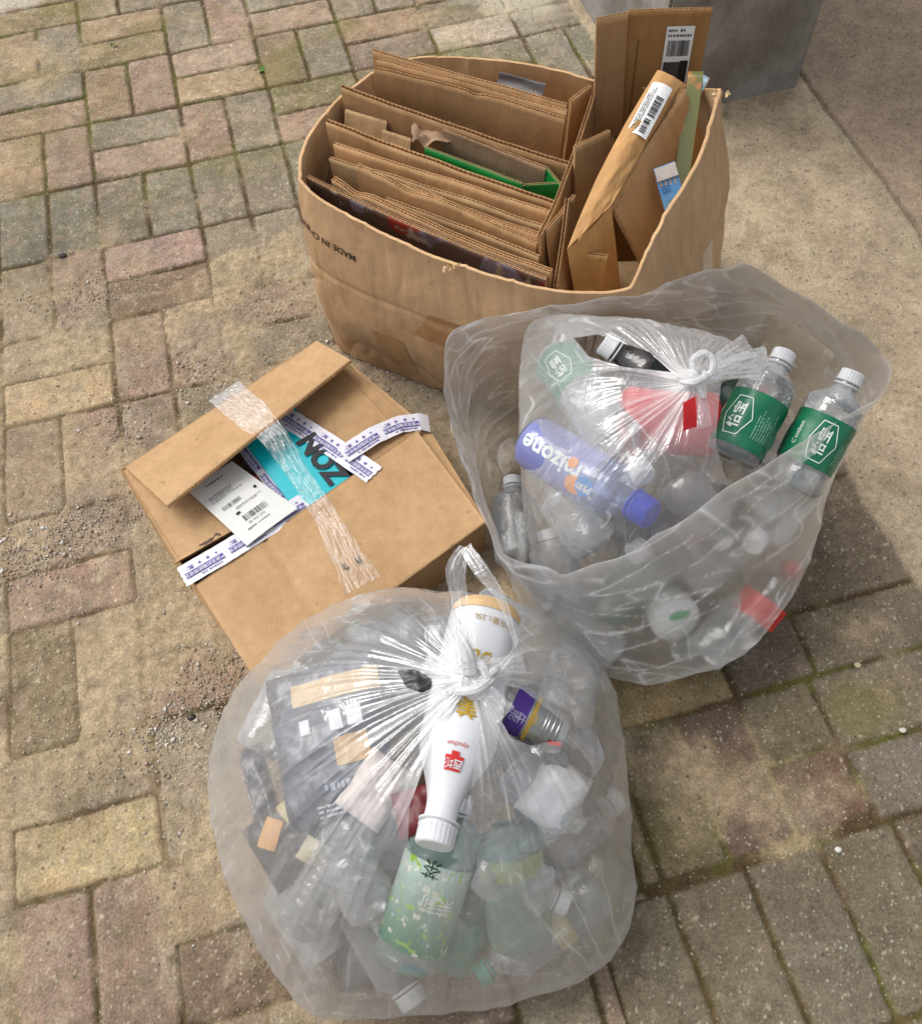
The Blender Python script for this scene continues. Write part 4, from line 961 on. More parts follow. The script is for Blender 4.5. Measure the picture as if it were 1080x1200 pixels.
    onp(lines_bm(.05, .006, 2, 6), .62, .56, 'small_print', g_); onp(bars_bm(.042, .012, 7, 22), .52, .72, 'barcode', INK()); onp(lines_bm(.055, .006, 1, 8, 1), .5, .86, 'small_print', g_)
    onp(rect_bm(.007, .005), .30, .62, 'black_mark', INK()); b = bmesh.new(); bmesh.ops.create_circle(b, cap_ends=True, segments=14, radius=.0028); onp(b, .86, .46, 'round_mark', INK()); onp(text_bm('30 962 200', .0065), .45, .80, 'printed_text', g_)
build_carton()

# ------------------------------------------------------------------ bottles, caps, cans
CAPW = plain('cap_white', (226, 228, 230), .35, .5, k=.80, var=.04)
def lathe(prof, seg=40, cap0=True, cap1=True, ridge=None):
    """prof: list of (r, z); ridge(z) -> (count, depth) optional knurl"""
    bm = bmesh.new(); rings = []
    for (r, z) in prof:
        ring = []
        for k in range(seg):
            a = 2 * PI * k / seg; rr = r
            if ridge:
                c, d = ridge(r, z); rr = r + d * (1 if (k % c) * 2 < c else -1) if d else r
            ring.append(bm.verts.new((rr * math.cos(a), rr * math.sin(a), z)))
        rings.append(ring)
    for a, b in zip(rings, rings[1:]):
        for k in range(seg): bm.faces.new((a[k], a[(k + 1) % seg], b[(k + 1) % seg], b[k]))
    if cap0: bm.faces.new(rings[0][::-1])
    if cap1: bm.faces.new(rings[-1])
    return bm
def axis_matrix(P0, P1, roll=0.0):
    Z = (P1 - P0).normalized(); X = Vector((0, 0, 1)).cross(Z); X = X.normalized() if X.length > 1e-4 else Vector((1, 0, 0)); Y = Z.cross(X)
    M = Matrix((X, Y, Z)).transposed().to_4x4() @ Matrix.Rotation(roll, 4, 'Z'); M.translation = P0; return M, (P1 - P0).length
def wrap(bm, R, zc, ang, rot=0.0, prof=None):
    """wrap flat art (x across, y up) on a cylinder of radius R around Z"""
    c, s = math.cos(rot), math.sin(rot)
    xs = [v.co.x for v in bm.verts]
    if bm.faces and max(xs) - min(xs) > .006:
        for k in range(-30, 31):
            bmesh.ops.bisect_plane(bm, geom=list(bm.verts) + list(bm.edges) + list(bm.faces), plane_co=(k * .004, 0, 0), plane_no=(1, 0, 0))
            if rot: bmesh.ops.bisect_plane(bm, geom=list(bm.verts) + list(bm.edges) + list(bm.faces), plane_co=(0, k * .004, 0), plane_no=(0, 1, 0))
    for v in bm.verts:
        x, y = v.co.x * c - v.co.y * s, v.co.x * s + v.co.y * c; z = zc + y
        r = (prof(z) if prof else R) + v.co.z; a = ang + x / R; v.co = (r * math.cos(a), r * math.sin(a), z)
    return bm
def up_angle(M):
    """angle about the local Z that faces the camera"""
    c = M.inverted() @ CAMP; return math.atan2(c.y, c.x)

def bottle(P0, P1, R, label, cat='bottle', name='bottle', body=None, cap=CAPW, sleeve=None, sl=(.25, .62), neck=.30, capR=None, group=None, crush=0.0, waist=(), seed=1, caplen=None, base_mat=None):
    M, L = axis_matrix(P0, P1); root = empty(name, M, label, cat, group)
    capR = capR or R * .42; caplen = caplen or max(.012, capR * .9); zn = L * (1 - neck); zc = L - caplen
    def prof_r(z):
        if z < .012 * 1: return R * (.86 + .14 * math.sin(min(1, z / .012) * PI / 2))
        r = R
        for (w, a, wd) in waist: r -= a * math.exp(-((z / L - w) / wd) ** 2)
        if z > zn:
            t = min(1, (z - zn) / (zc - zn) / .82); r = r + (capR * .86 - r) * (t * t * (3 - 2 * t))
        return r
    N_ = 64; bm = lathe([(prof_r(z), z) for z in [0] + [L * .998 * k / N_ for k in range(1, N_) if L * k / N_ < zc] + [zc + .001]], 48, True, False)
    for v in bm.verts:
        if crush:
            k = crush * float(fbm(v.co.x * 30 + seed * 5, v.co.y * 30, v.co.z * 22, 2)); v.co.x *= 1 + k; v.co.y *= 1 + k
    obj('body', bm, body or pet('clear'), root, True)
    if cap is not None:
        rd = lambda r, z: (3, .0004) if r > capR * .97 else (3, 0)
        bm = lathe([(capR * 1.04, zc - .002), (capR * 1.04, zc), (capR, zc + .0005), (capR, zc + caplen * .86), (capR * .93, zc + caplen * .98), (capR * .80, zc + caplen)], 72, True, True, rd)
        cp_ = obj('cap', bm, cap, root); cp_.data.polygons.foreach_set('use_smooth', [len(p.vertices) < 5 for p in cp_.data.polygons])
        for r_, z_ in ((capR * 1.10, zc - .006),):
            bm = lathe([(capR * .86, z_ - .0015), (r_, z_ - .0008), (r_, z_ + .0008), (capR * .86, z_ + .0015)], 48, False, False); obj('neck_ring', bm, cap, root, True)
    if sleeve is not None:
        za, zb = sl[0] * L, sl[1] * L
        bm = lathe([(prof_r(za + (zb - za) * k / 20) + .0007, za + (zb - za) * k / 20) for k in range(21)], 60, False, False)
        for v in bm.verts:
            if crush:
                k = crush * float(fbm(v.co.x * 30 + seed * 5, v.co.y * 30, v.co.z * 22, 2)); v.co.x *= 1 + k; v.co.y *= 1 + k
        obj('label_sleeve', bm, sleeve, root, True)
    CRUSH[root.name] = (crush, seed)
    return root, M, L, prof_r
CRUSH = {}
def art(root, M, L, prof_r, bm, zf, dx, nm, mat, rot=0.0, lift=.0014):
    a = up_angle(M) + dx; z0 = zf * L; R = prof_r(z0)
    wrap(bm, R + lift, z0, a, rot, lambda z: prof_r(z) + lift); cr, sd = CRUSH.get(root.name, (0, 1))
    for v in bm.verts if cr else ():
        k = cr * float(fbm(v.co.x * 30 + sd * 5, v.co.y * 30, v.co.z * 22, 2)); v.co.x *= 1 + k; v.co.y *= 1 + k
    return obj(nm, bm, mat, root)

def water_bottle(P0, P1, label, dang=0.0, cap=None, rot=PI / 2, sl=(.22, .56), seed=1, group=None, crush=0.13):
    gm = plain('green_label', (8, 112, 76), .35, .5, var=.06)
    t = bottle(P0, P1, .0345, label, cap=cap or CAPW, sleeve=gm, sl=sl, neck=.30, capR=.0145, crush=crush, seed=seed, group=group, waist=((.66, .0012, .01), (.70, .0012, .01), (.16, .0015, .015)))
    root, M, L, pr = t; wi = ink('label_white', (222, 232, 226), k=.85); md = (sl[0] + sl[1]) / 2
    art(root, M, L, pr, text_bm('怡宝', .017, bold=.0004), md, dang, 'printed_text', wi, rot)
    # outlined crest around the characters
    bm = bmesh.new(); pts = [(-.024, .010), (0, .017), (.024, .010), (.024, -.008), (0, -.018), (-.024, -.008)]
    for (a, b), (c, d) in zip(pts, pts[1:] + pts[:1]):
        dx, dy = c - a, d - b; l = math.hypot(dx, dy); nx, ny = -dy / l * .0006, dx / l * .0006
        bm.faces.new([bm.verts.new(p) for p in ((a + nx, b + ny, 0), (a - nx, b - ny, 0), (c - nx, d - ny, 0), (c + nx, d + ny, 0))])
    art(root, M, L, pr, bm, md, dang, 'emblem_outline', wi, rot)
    art(root, M, L, pr, lines_bm(.040, .050, 13, seed, 1, .5), md, dang + 1.35, 'small_print', ink('label_pale', (150, 204, 178)), rot)
    art(root, M, L, pr, text_bm("C'estbon", .008), md, dang - .9, 'printed_text', wi, rot)
    return t

# ------------------------------------------------------------------ polythene bags
def surf_normals(P, wrap_=True):
    du = (np.roll(P, -1, 0) - np.roll(P, 1, 0)) if wrap_ else np.gradient(P, axis=0); dv = np.gradient(P, axis=1)
    n = np.cross(du, dv); n /= np.linalg.norm(n, axis=2)[..., None] + 1e-12
    c = P.mean((0, 1)); s = np.sign(((P - c) * n).sum(2).mean()); return n * (s if s else 1)
def ring3(pts, n, ref=None, z=None):
    L = cr_loop([tuple(at(*p)) if len(p) == 3 else p for p in pts], n); return L
def in_poly(X, Y, poly):
    r = np.zeros(X.shape, bool); n = len(poly)
    for k in range(n):
        (x1, y1), (x2, y2) = poly[k], poly[(k + 1) % n]
        c = ((y1 > Y) != (y2 > Y)) & (X < (x2 - x1) * (Y - y1) / (y2 - y1 + 1e-12) + x1); r ^= c
    return r
def cang(n): a = np.arange(n) / n * 2 * PI; return np.cos(a)[:, None], np.sin(a)[:, None]

X_ = lambda P: P[..., 0]
Y_ = lambda P: P[..., 1]
def tied_film(name, ring, knot, base_scale, base_c, prof_p, N_, M_, mat, parent, holes=(), seed=1, pleat=.006, cr=.006, spread=.34, lower=True, cone=.03, base_z=.006, peak=0.0, dense=.9, shelf=None):
    """ring: closed (n,3) loop at the widest place; the film climbs from it to the knot, and curls under to the ground"""
    K = np.array(knot); R = cr_loop(ring, N_); ms = int(M_ * (.68 if lower else 1)); s = np.linspace(0.0, 1, ms) ** 1.15
    d = R - K; dz = -d[:, 2]
    S_ = s[None, :]; g = S_ ** prof_p
    g = g * (1 - cone * 0) 
    P = np.zeros((N_, ms, 3)); rs_ = .035 + .965 * S_
    P[..., 0] = K[0] + d[:, 0:1] * rs_; P[..., 1] = K[1] + d[:, 1:2] * rs_
    P[..., 2] = K[2] - dz[:, None] * g - cone * (1 - np.exp(-S_ / .10)) * (1 - S_) ** 1.0
    if shelf is not None: P[..., 2] += shelf(P[..., 0], P[..., 1], S_)
    ca, sa = cang(N_)
    sm = np.repeat(S_, N_, 0)
    dens = np.exp(-sm / .15) * dense
    if lower:
        ml = M_ - ms; t = np.linspace(0, 1, ml + 1)[1:][None, :]; B = np.array([base_c[0], base_c[1]])
        Q = np.zeros((N_, ml, 3)); k = base_scale
        bx = B[0] + (R[:, 0] - B[0]) * k; by = B[1] + (R[:, 1] - B[1]) * k
        e = np.sin(t * PI / 2); f = 1 - np.cos(t * PI / 2)
        Q[..., 0] = R[:, 0:1] + (bx[:, None] - R[:, 0:1]) * f; Q[..., 1] = R[:, 1:2] + (by[:, None] - R[:, 1:2]) * f
        Q[..., 2] = R[:, 2:3] + (base_z - R[:, 2:3]) * e
        P = np.concatenate([P, Q], 1); sm = np.concatenate([sm, 1 + np.repeat(t, N_, 0)], 1); dens = np.concatenate([dens, 0 * np.repeat(t, N_, 0)], 1)
    nr = surf_normals(P)
    # radial gathers: ridged bands that run out from the knot and die away
    ang = np.arctan2(P[..., 1] - K[1], P[..., 0] - K[0])
    fade = np.exp(-np.minimum(sm, 3) / spread) * np.clip(sm / .05, 0, 1)
    def rid(f, q, sd): v = 1 - 2 * np.abs(pn(ca * f + 3 * sd + 0 * sm, sa * f + sm * q, sm * q * .8 + seed + sd)); return v ** 3
    sect = np.clip(.80 + 1.5 * pn(ca * 1.6 + 5, sa * 1.6, seed + sm * .6), .40, 1.30); fade = fade * sect
    pl = pleat * (1.1 * rid(2.1, .6, 1) + .8 * rid(4.6, 1.0, 2) + .38 * rid(12, 1.4, 3)) * fade * (.35 + 1.2 * np.clip(sm, 0, .4) / .4)
    lg = np.clip((sm - .15) * 3, 0, 1)
    X, Y, Z = P[..., 0], P[..., 1], P[..., 2]
    big = .0055 * pn(X * 7 + seed, Y * 7, Z * 7) * lg
    wx = X * 17 + .5 * pn(X * 9, Y * 9, Z * 9 + seed); cr1 = cr * (1 - 2 * np.abs(pn(wx, Y * 17, Z * 12 + seed))) ** 2 * lg
    cr2 = cr * .22 * (1 - 2 * np.abs(pn(X * 46 + seed, Y * 46, Z * 30))) ** 2 * lg
    # long tension folds lower down, running roughly from the knot outwards
    fold = cr * .8 * np.clip(sm - .5, 0, .5) * 2 * (rid(4.2, .5, 7) + .6 * rid(10, .7, 8))
    P = P + nr * (pl + big + cr1 + cr2 + fold)[..., None]
    P[..., 2] = np.maximum(P[..., 2], .002 + .002 * pn(X * 20, Y * 20, 1))
    Q = grid_quads(N_, P.shape[1], True); sh = lambda f, q, sd: (1 - 2 * np.abs(pn(ca * f + 3 * sd + 0 * sm, sa * f + sm * q, sm * q * .8 + seed + sd))).clip(0, 1) ** 22
    th = np.arctan2(sa, ca) + .05 * pn(ca * 6, sa * 6, sm * 5 + 40) + .018 * pn(ca * 25, sa * 25, sm * 14 + 4)
    cb, sb = np.cos(th), np.sin(th)
    sh = lambda f, q, sd: (1 - 2 * np.abs(pn(cb * f + 3 * sd, sb * f + sm * q, sm * q * .8 + seed + sd))).clip(0, 1) ** 30
    reach = .85 + .80 * pn(ca * 5, sa * 5, seed * 2.0)
    line = (.55 * sh(4.6, 1.0, 2) + .75 * sh(13, 1.2, 3) + .8 * sh(27, 1.6, 5) + .5 * sh(44, 2.0, 9)) * sstep(reach, reach - .45, sm) * np.clip(sm / .1, 0, 1) * np.clip(sect * 1.1 - .1, 0, 1) * np.clip(.35 + 2.2 * pn(ca * 9, sa * 9, sm * 3 + 2), 0, 1)  # white streaks along the pleats, highlights painted into the film's whiteness
    line = line * np.clip(.25 + 3 * pn(cb * 14, sb * 14, sm * 9 + 30), .05, 1.2)
    line = line * (.40 + .75 * np.clip(sm, 0, .6)) + .55 * (1 - 2 * np.abs(pn(X_(P) * 26 + Y_(P) * 14, Y_(P) * 5 - X_(P) * 4, seed))).clip(0, 1) ** 40 * (sm > .35) * np.clip(4 * pn(X_(P) * 11 + 3, Y_(P) * 11, sm * 2 + 3) - .4, 0, 1)
    line = line + .5 * sh(3.2, 1.6, 11) * (sm > .5) * np.clip(2.5 * pn(ca * 3, sa * 3, sm * 4 + 8), 0, 1)
    scr = sh(2, 9, 6) * (pn(ca * 7, sa * 7, sm * 5) > .22) * np.clip(sm - .3, 0, .3) * 1.6
    dens = np.clip(dens + line + scr + .18 * np.clip(pl / pleat, 0, 2) * fade, 0, 1)
    if holes:
        x, y = pxs(P.reshape(-1, 3)); c = x[Q].mean(1), y[Q].mean(1); top = (np.repeat(np.arange(N_), P.shape[1] - 1) >= 0) & (sm.reshape(-1)[Q[:, 0]] < 1.0); kill = np.zeros(len(Q), bool)
        for h in holes: kill |= in_poly(c[0], c[1], h)
        Q = Q[~(kill & top)]
    off = np.array(parent.location)
    me = np_mesh(name, (P - off).reshape(-1, 3), Q, {'dens': ('FLOAT', dens)}); o = link(name, me, mat, parent, True); return o, P

def ribbon(name, pts, widths, mat, parent, n=90, m=14, seed=1, pleat=.004, twist=0.0, dens=.6, nrm=(0, -.4, .9), tube=0.0):
    """a gathered strip of film along a path of world points"""
    P = [Vector(p) for p in pts]; k = len(P); off = Vector(parent.location)
    def cr_(i, t, arr):
        a, b, c, d = arr[max(i - 1, 0)], arr[i], arr[min(i + 1, k - 1)], arr[min(i + 2, k - 1)]
        return ((b * 2) + (c - a) * t + (a * 2 - b * 5 + c * 4 - d) * t * t + (b * 3 - a - c * 3 + d) * t ** 3) * .5
    V = []; D = []; nv = Vector(nrm).normalized()
    for i in range(n):
        s = i / (n - 1) * (k - 1); a = min(int(s), k - 2); f = s - a; p = cr_(a, f, P); q = cr_(a, min(f + .02, 1.02), P); tx = (q - p).normalized() if (q - p).length > 1e-7 else (P[a + 1] - P[a]).normalized()
        w = widths[a] * (1 - f) + widths[a + 1] * f; sd = tx.cross(nv).normalized(); up = sd.cross(tx).normalized(); th = twist * s / (k - 1)
        sd, up = sd * math.cos(th) + up * math.sin(th), up * math.cos(th) - sd * math.sin(th)
        for j in range(m + 1 if tube else m):
            c = j / (m if tube else m - 1) - .5
            if tube: a2 = 2 * PI * c; rr = w * .5 * (1 + .35 * float(pn(math.cos(a2) * 1.7 + seed, math.sin(a2) * 1.7, i * .03)) - .25 * abs(math.sin(a2 * 3 + seed))); q2 = p + sd * math.cos(a2) * rr + up * math.sin(a2) * rr * tube
            else:
                h = pleat * ((1 - 2 * abs(float(pn(c * 9 + seed * 3, i * .04, seed)))) + .5 * float(pn(c * 22, i * .10, seed + 3))) ; q2 = p + sd * w * c + up * h
            V.append(tuple(q2 - off)); D.append(dens)
    mm = m + 1 if tube else m
    return link(name, np_mesh(name, V, grid_quads(n, mm), {'dens': ('FLOAT', D)}), mat, parent, True)

def torus_bit(c, r, w, a0, a1, tilt, n=12):
    M = Matrix.Translation(Vector(c)) @ Euler(tilt).to_matrix().to_4x4()
    return [M @ Vector((r * math.cos(a0 + (a1 - a0) * k / (n - 1)), r * math.sin(a0 + (a1 - a0) * k / (n - 1)), 0)) for k in range(n)]

F_FRONT = film('bag_film_front', base=.055, graze=.32, white=.92, rough=.10, gl=.50, blur=.26, bump=.16, dens=.62, bscale=10, brough=.22)
F_OUT = film('bag_film_outer', base=.075, graze=.32, white=.90, rough=.11, gl=.50, blur=.38, bump=.16, dens=.80, bscale=9, brough=.32)
F_IN = film('bag_film_inner', base=.09, graze=.34, white=.92, rough=.11, gl=.45, blur=.22, bump=.16, dens=.78, bscale=12)
F_KNOT = film('bag_film_knot', base=.42, graze=.36, white=.86, rough=.18, gl=.35, bump=.5, dens=.26, bscale=55, back=.2)
F_EAR = film('bag_film_ear', base=.07, graze=.34, white=.88, rough=.12, gl=.45, bump=.25, dens=.25, bscale=20, back=.25)

def build_front_bag():
    sil = [(246, 925, .16), (252, 868, .17), (274, 818, .18), (310, 775, .18), (352, 735, .18), (410, 706, .18), (465, 692, .18), (520, 696, .19), (580, 704, .19), (640, 722, .18), (688, 758, .17), (718, 808, .16), (727, 862, .15),
           (733, 930, .13), (738, 1000, .12), (738, 1062, .11), (716, 1112, .10), (668, 1150, .09), (600, 1172, .085), (540, 1182, .085), (470, 1189, .085), (400, 1189, .09), (362, 1182, .09), (326, 1140, .10), (296, 1088, .12), (272, 1035, .14), (254, 980, .15)]
    ring = [tuple(at(*p)) for p in sil]; K = at(552, 796, .352)
    root = empty('front_plastic_bag', (-.08, .25, 0), 'bulging clear plastic bag of bottles in front, knotted over a white bottle', 'plastic bag')
    holes = [[(466, 786), (486, 784), (505, 795), (508, 806), (494, 812), (476, 806)], [(592, 803), (612, 808), (660, 846), (652, 868), (622, 874), (598, 864), (588, 846)],
             [(508, 862), (556, 862), (556, 900), (546, 950), (530, 1004), (512, 1014), (486, 1008), (478, 985), (480, 945), (494, 905)], [(543, 708), (566, 704), (598, 712), (604, 765), (592, 778), (572, 768), (552, 768)],
             [(478, 1000), (540, 1006), (500, 1034), (478, 1036)]]
    o, P = tied_film('bag', ring, K, .86, (-.08, .24), 2.4, 1500, 260, F_FRONT, root, holes, seed=3, pleat=.0070, cr=.0022, spread=.46, cone=.012)
    # knot: twisted lumps of gathered film
    k = Vector(K)
    def rp(pts, w, seed, tube=.8, m=F_KNOT, **kw): ribbon('knot', [k + Vector(p) for p in pts], [q * .8 for q in w], m, root, 70, 26, seed, tube=tube, dens=.8, **kw)
    rp([(-.030, -.004, -.010), (-.018, -.014, .006), (.004, -.016, .014), (.022, -.004, .010), (.026, .010, -.004)], [.006, .012, .014, .012, .007], 1)
    rp([(-.020, .010, -.006), (-.006, .016, .010), (.012, .008, .016), (.016, -.010, .010), (.004, -.020, .000), (-.014, -.012, -.006)], [.008, .014, .014, .013, .011, .008], 2)
    rp([(.000, .004, .010), (-.002, .016, .024), (-.006, .030, .030), (-.010, .044, .028)], [.022, .020, .014, .003], 4)
    rp([(.010, -.004, .006), (.020, .000, .014), (.028, .006, .010), (.030, .012, .0)], [.010, .012, .009, .004], 6)
    # two handle ears rising behind the knot, joined above the white bottle
    a = [k + Vector((-.004, .006, .006)), at(545, 745, .37), at(538, 700, .385), at(534, 668, .40), at(545, 642, .405)]
    ribbon('handle', a, [.020, .022, .018, .022, .014], F_EAR, root, 90, 18, 11, pleat=.003)
    b = [k + Vector((.020, .000, .0)), at(602, 762, .368), at(598, 735, .38), at(586, 700, .395), at(563, 668, .405), at(545, 642, .405)]
    ribbon('handle', b, [.010, .004, .006, .010, .016, .014], F_EAR, root, 90, 16, 12, pleat=.003)
    # gathered film carried over the white bottle on both sides of the knot
    for q, (tx, ty, tz, w0, w1) in enumerate(((508, 838, .352, .014, .022), (592, 838, .350, .014, .026), (612, 775, .340, .012, .024), (500, 775, .338, .012, .022))):
        e = at(tx, ty, tz); ribbon('gather', [k + Vector((0, 0, .003)), k.lerp(e, .45) + Vector((0, 0, .006)), e], [w0, (w0 + w1) / 2, w1], F_EAR, root, 60, 26, 20 + q, pleat=.0035)

    # -------- contents
    # white yoghurt bottle under the knot
    P0, P1 = at(571, 716, .295), at(508, 992, .322)
    wb = plain('milk_plastic', (228, 229, 232), .30, .5, k=.80, var=.03)
    root_, M, L, pr = bottle(P0, P1, .0415, 'big white yoghurt bottle with gold letters lying cap forward beneath the front knot', body=wb, neck=.42, capR=.0195, caplen=.018, name='yoghurt_bottle', waist=((.02, .001, .02),))
    gold = ink('gold', (196, 160, 48), rough=.35)
    art(root_, M, L, pr, rect_bm(.10, .016, 30, 2), .035, 0, 'gold_band', ink('tan_band', (224, 188, 138)), 0, .0009)
    art(root_, M, L, pr, text_bm('净含量1.25L', .0095), .115, -.25, 'printed_text', ink('tan_ink', (186, 156, 92)), 0)
    art(root_, M, L, pr, text_bm('优', .027, bold=.0004), .30, -.12, 'printed_text', gold, 0)
    art(root_, M, L, pr, text_bm('美', .026, bold=.0004), .50, -.05, 'printed_text', gold, 0)
    red = ink('logo_red', (214, 52, 48))
    art(root_, M, L, pr, merge(rect_bm(.018, .014, 6, 2), shift(rect_bm(.007, .004, 2, 1), 0, .009 - .018)), .72, -.02, 'red_logo', red, 0)
    art(root_, M, L, pr, text_bm('西域', .0095, bold=.0002), .72, -.02, 'logo_text', CAPW, 0, .0022)
    art(root_, M, L, pr, text_bm('xiyuchun', .0065), .655, -.02, 'printed_text', red, 0)
    # energy drink can, purple and silver
    P0, P1 = at(572, 816, .285), at(662, 862, .270); M, L = axis_matrix(P0, P1); r = empty('drink_can', M, 'small purple and silver can seen through the gap right of the front knot', 'can')
    R = .026; sil_ = plain('can_silver', (176, 176, 172), .22, .6, .85, var=.05); pur = plain('can_purple', (84, 44, 150), .28, .6, .25)
    obj('body', lathe([(R * .8, 0), (R, .006), (R, L - .010), (R * .93, L - .004), (R * .86, L - .002), (R * .84, L), (R * .78, L - .003)], 48), sil_, r, True)
    obj('purple_band', lathe([(R + .0006, L * .28), (R + .0006, L * .50)], 48, False, False), pur, r, True)
    obj('gold_band', lathe([(R + .0005, L * .53), (R + .0005, L * .58)], 48, False, False), ink('gold_metal', (190, 158, 70), rough=.3), r, True)
    for z_ in (.70, .74, .80, .86): obj('rib', lathe([(R, L * z_), (R + .0010, L * z_ + .0012), (R, L * z_ + .0024)], 48, False, False), sil_, r, True)
    a0 = up_angle(M)
    for t_, zf in (('牛', .42), ('能', .36)): obj('printed_text', wrap(text_bm(t_, .014), R + .0014, L * zf, a0 + .2, PI / 2 * 0), ink('lilac', (196, 190, 220)), r)
    obj('printed_text', wrap(text_bm('功', .013), R + .0014, L * .56, a0, 0), ink('gold', (196, 160, 48)), r)
    obj('red_stripe', wrap(rect_bm(.005, .014), R + .0012, L * .90, a0 + .5, .4), red, r)
    # dark navy snack pouch on the left, with tan and white print
    def pouch(px, py, z, w, h, rotdeg, tilt, mat, nm, lb, ct, seed, th=.03):
        M = Matrix.Translation(at(px, py, z)) @ Euler((R_(tilt), R_(-12), R_(rotdeg))).to_matrix().to_4x4(); r = empty(nm, M, lb, ct); V = []; nn = 46
        def f(x, y): return th * (max(0, 1 - (2 * x / w) ** 4) * max(0, 1 - (2 * y / h) ** 4)) ** .6
        for side in (1, -1):
            for i in range(nn):
                for j in range(nn):
                    x, y = (i / (nn - 1) - .5) * w, (j / (nn - 1) - .5) * h; zz = side * .5 * f(x, y) + .006 * float(fbm(x * 26 + seed, y * 26, seed, 3)) + .003 * abs(float(pn(x * 70, y * 60, seed + side))); V.append((x, y, zz))
        q = grid_quads(nn, nn); link('pouch', np_mesh('pouch', V, np.concatenate([q, q[:, ::-1] + nn * nn])), mat, r, True)
        def pr(bm, dx, dy, name, m_, rot=0):
            shift(bm, dx, dy, 0, 0) if not rot else bm.transform(Matrix.Translation((dx, dy, 0)) @ Matrix.Rotation(rot, 4, 'Z'))
            for v in bm.verts:
                x, y = v.co.x, v.co.y; v.co.z = .5 * f(x, y) + .006 * float(fbm(x * 26 + seed, y * 26, seed, 3)) + .003 * abs(float(pn(x * 70, y * 60, seed + 1))) + .0022
            obj(name, bm, m_, r)
        return r, pr
    navy = plain('navy_foil', (46, 52, 74), .30, .6, var=.15); tan = ink('tan_print', (222, 190, 140)); wh = ink('foil_white', (226, 228, 236), k=.85)
    r, pr_ = pouch(388, 866, .222, .135, .175, 8, 10, navy, 'snack_pouch', 'dark navy snack pouch with tan and white print at the left of the front bag', 'pouch', 4)
    pr_(rect_bm(.105, .026, 14, 6), .020, .056, 'tan_panel', tan); pr_(lines_bm(.095, .040, 1, 41, 1, .35), .018, .018, 'printed_text', wh)
    pr_(rect_bm(.040, .032, 8, 8), .028, -.018, 'biscuit_picture', ink('biscuit', (206, 164, 104))); pr_(lines_bm(.060, .014, 1, 42, 1, .4), .018, -.054, 'printed_text', ink('foil_grey', (160, 166, 186)))
    pr_(lines_bm(.09, .016, 3, 4, 1), .018, -.078, 'small_print', wh)
    r, pr_ = pouch(340, 985, .16, .085, .085, 30, 10, plain('dark_foil', (62, 58, 58), .35, .5, var=.2), 'snack_bag', 'crumpled dark wrapper with orange and cream patches low on the left of the front bag', 'wrapper', 9, .03)
    pr_(rect_bm(.034, .022, 6, 4), -.010, .018, 'orange_patch', ink('orange_print', (236, 176, 104)), .7); pr_(rect_bm(.034, .026, 6, 4), .028, .030, 'yellow_patch', ink('cream_print', (214, 196, 140)), .2); pr_(rect_bm(.028, .030, 6, 6), .020, -.028, 'cream_patch', ink('cream_pale', (226, 214, 180)), .4)
    r, pr_ = pouch(305, 920, .15, .03, .10, 14, 5, navy, 'foil_wrapper', 'narrow dark blue foil wrapper against the left side of the front bag', 'wrapper', 12, .03)
    r, pr_ = pouch(440, 925, .22, .075, .060, 50, 20, plain('pink_tissue', (228, 216, 210), .8, .2, k=.85), 'tissue', 'crumpled pale tissue left of the white bottle neck', 'tissue', 17, .04)
    r, pr_ = pouch(648, 930, .215, .075, .060, 50, 20, plain('white_film_wad', (222, 224, 226), .4, .4, k=.85), 'plastic_wad', 'crumpled white plastic wad at the right of the front bag', 'plastic wad', 21, .05)
    r, pr_ = pouch(500, 800, .26, .090, .05, 10, 5, plain('black_tray', (26, 26, 28), .3, .5), 'black_tray', 'black plastic tray seen through the gap left of the front knot', 'tray', 31, .01)
    r, pr_ = pouch(488, 950, .25, .05, .05, 10, 5, plain('red_dark', (120, 34, 38), .4, .5), 'red_wrapper', 'dark red wrapper peeping out beside the white bottle neck', 'wrapper', 33, .02)
    # bottles
    teal = pet('teal', (70, 150, 132), .34, (.55, .80, .74)); clear = pet('clear')
    pet_t = bottle(at(474, 1128, .135), at(540, 930, .205), .040, 'large clear tea bottle with green leafy label, under the white cap', body=pet('tealish', (176, 206, 196), .24, (.82, .92, .89)), sleeve=leaf_label(), sl=(.12, .62), neck=.2, name='tea_bottle', waist=((.08, .003, .02),), seed=4, crush=.03)
    root_, M, L, pr = pet_t; art(root_, M, L, pr, text_bm('茉莉', .020, bold=.0003), .42, .35, 'printed_text', ink('leaf_white', (232, 240, 226), k=.85), PI)
    art(root_, M, L, pr, text_bm('茶', .022), .60, -.1, 'printed_text', ink('dark_green', (40, 70, 40)), PI)
    bottle(at(612, 1105, .125), at(588, 950, .195), .038, 'pale green bottle with a faint lime label low in the middle of the front bag', body=pet('green_pet', (150, 192, 176), .2, (.78, .90, .86)), sleeve=pet('lime_label', (176, 190, 110), .4, (.85, .9, .6)), sl=(.55, .70), cap=None, neck=.2, seed=7, crush=.05)
    bottle(at(525, 1130, .075), at(575, 1010, .12), .033, 'deep teal plastic bottle beside the tea bottle at the bottom of the front bag', body=teal, sleeve=plain('teal_label', (48, 138, 112), .4), sl=(.1, .5), cap=None, neck=.2, seed=8, crush=.06)
    bottle(at(350, 1085, .12), at(450, 920, .20), .034, 'clear ribbed bottle lying empty on the left of the front bag', body=clear, cap=None, waist=tuple((.22 + .055 * k, .003, .012) for k in range(6)), seed=9, crush=.04)
    bottle(at(700, 1040, .12), at(560, 1145, .11), .032, 'clear bottle with yellow label lying across the lower right of the front bag', body=clear, sleeve=pet('yellow_label', (200, 190, 120), .4), sl=(.30, .44), seed=10, crush=.05, cap=plain('cap_teal', (60, 150, 130), .4))
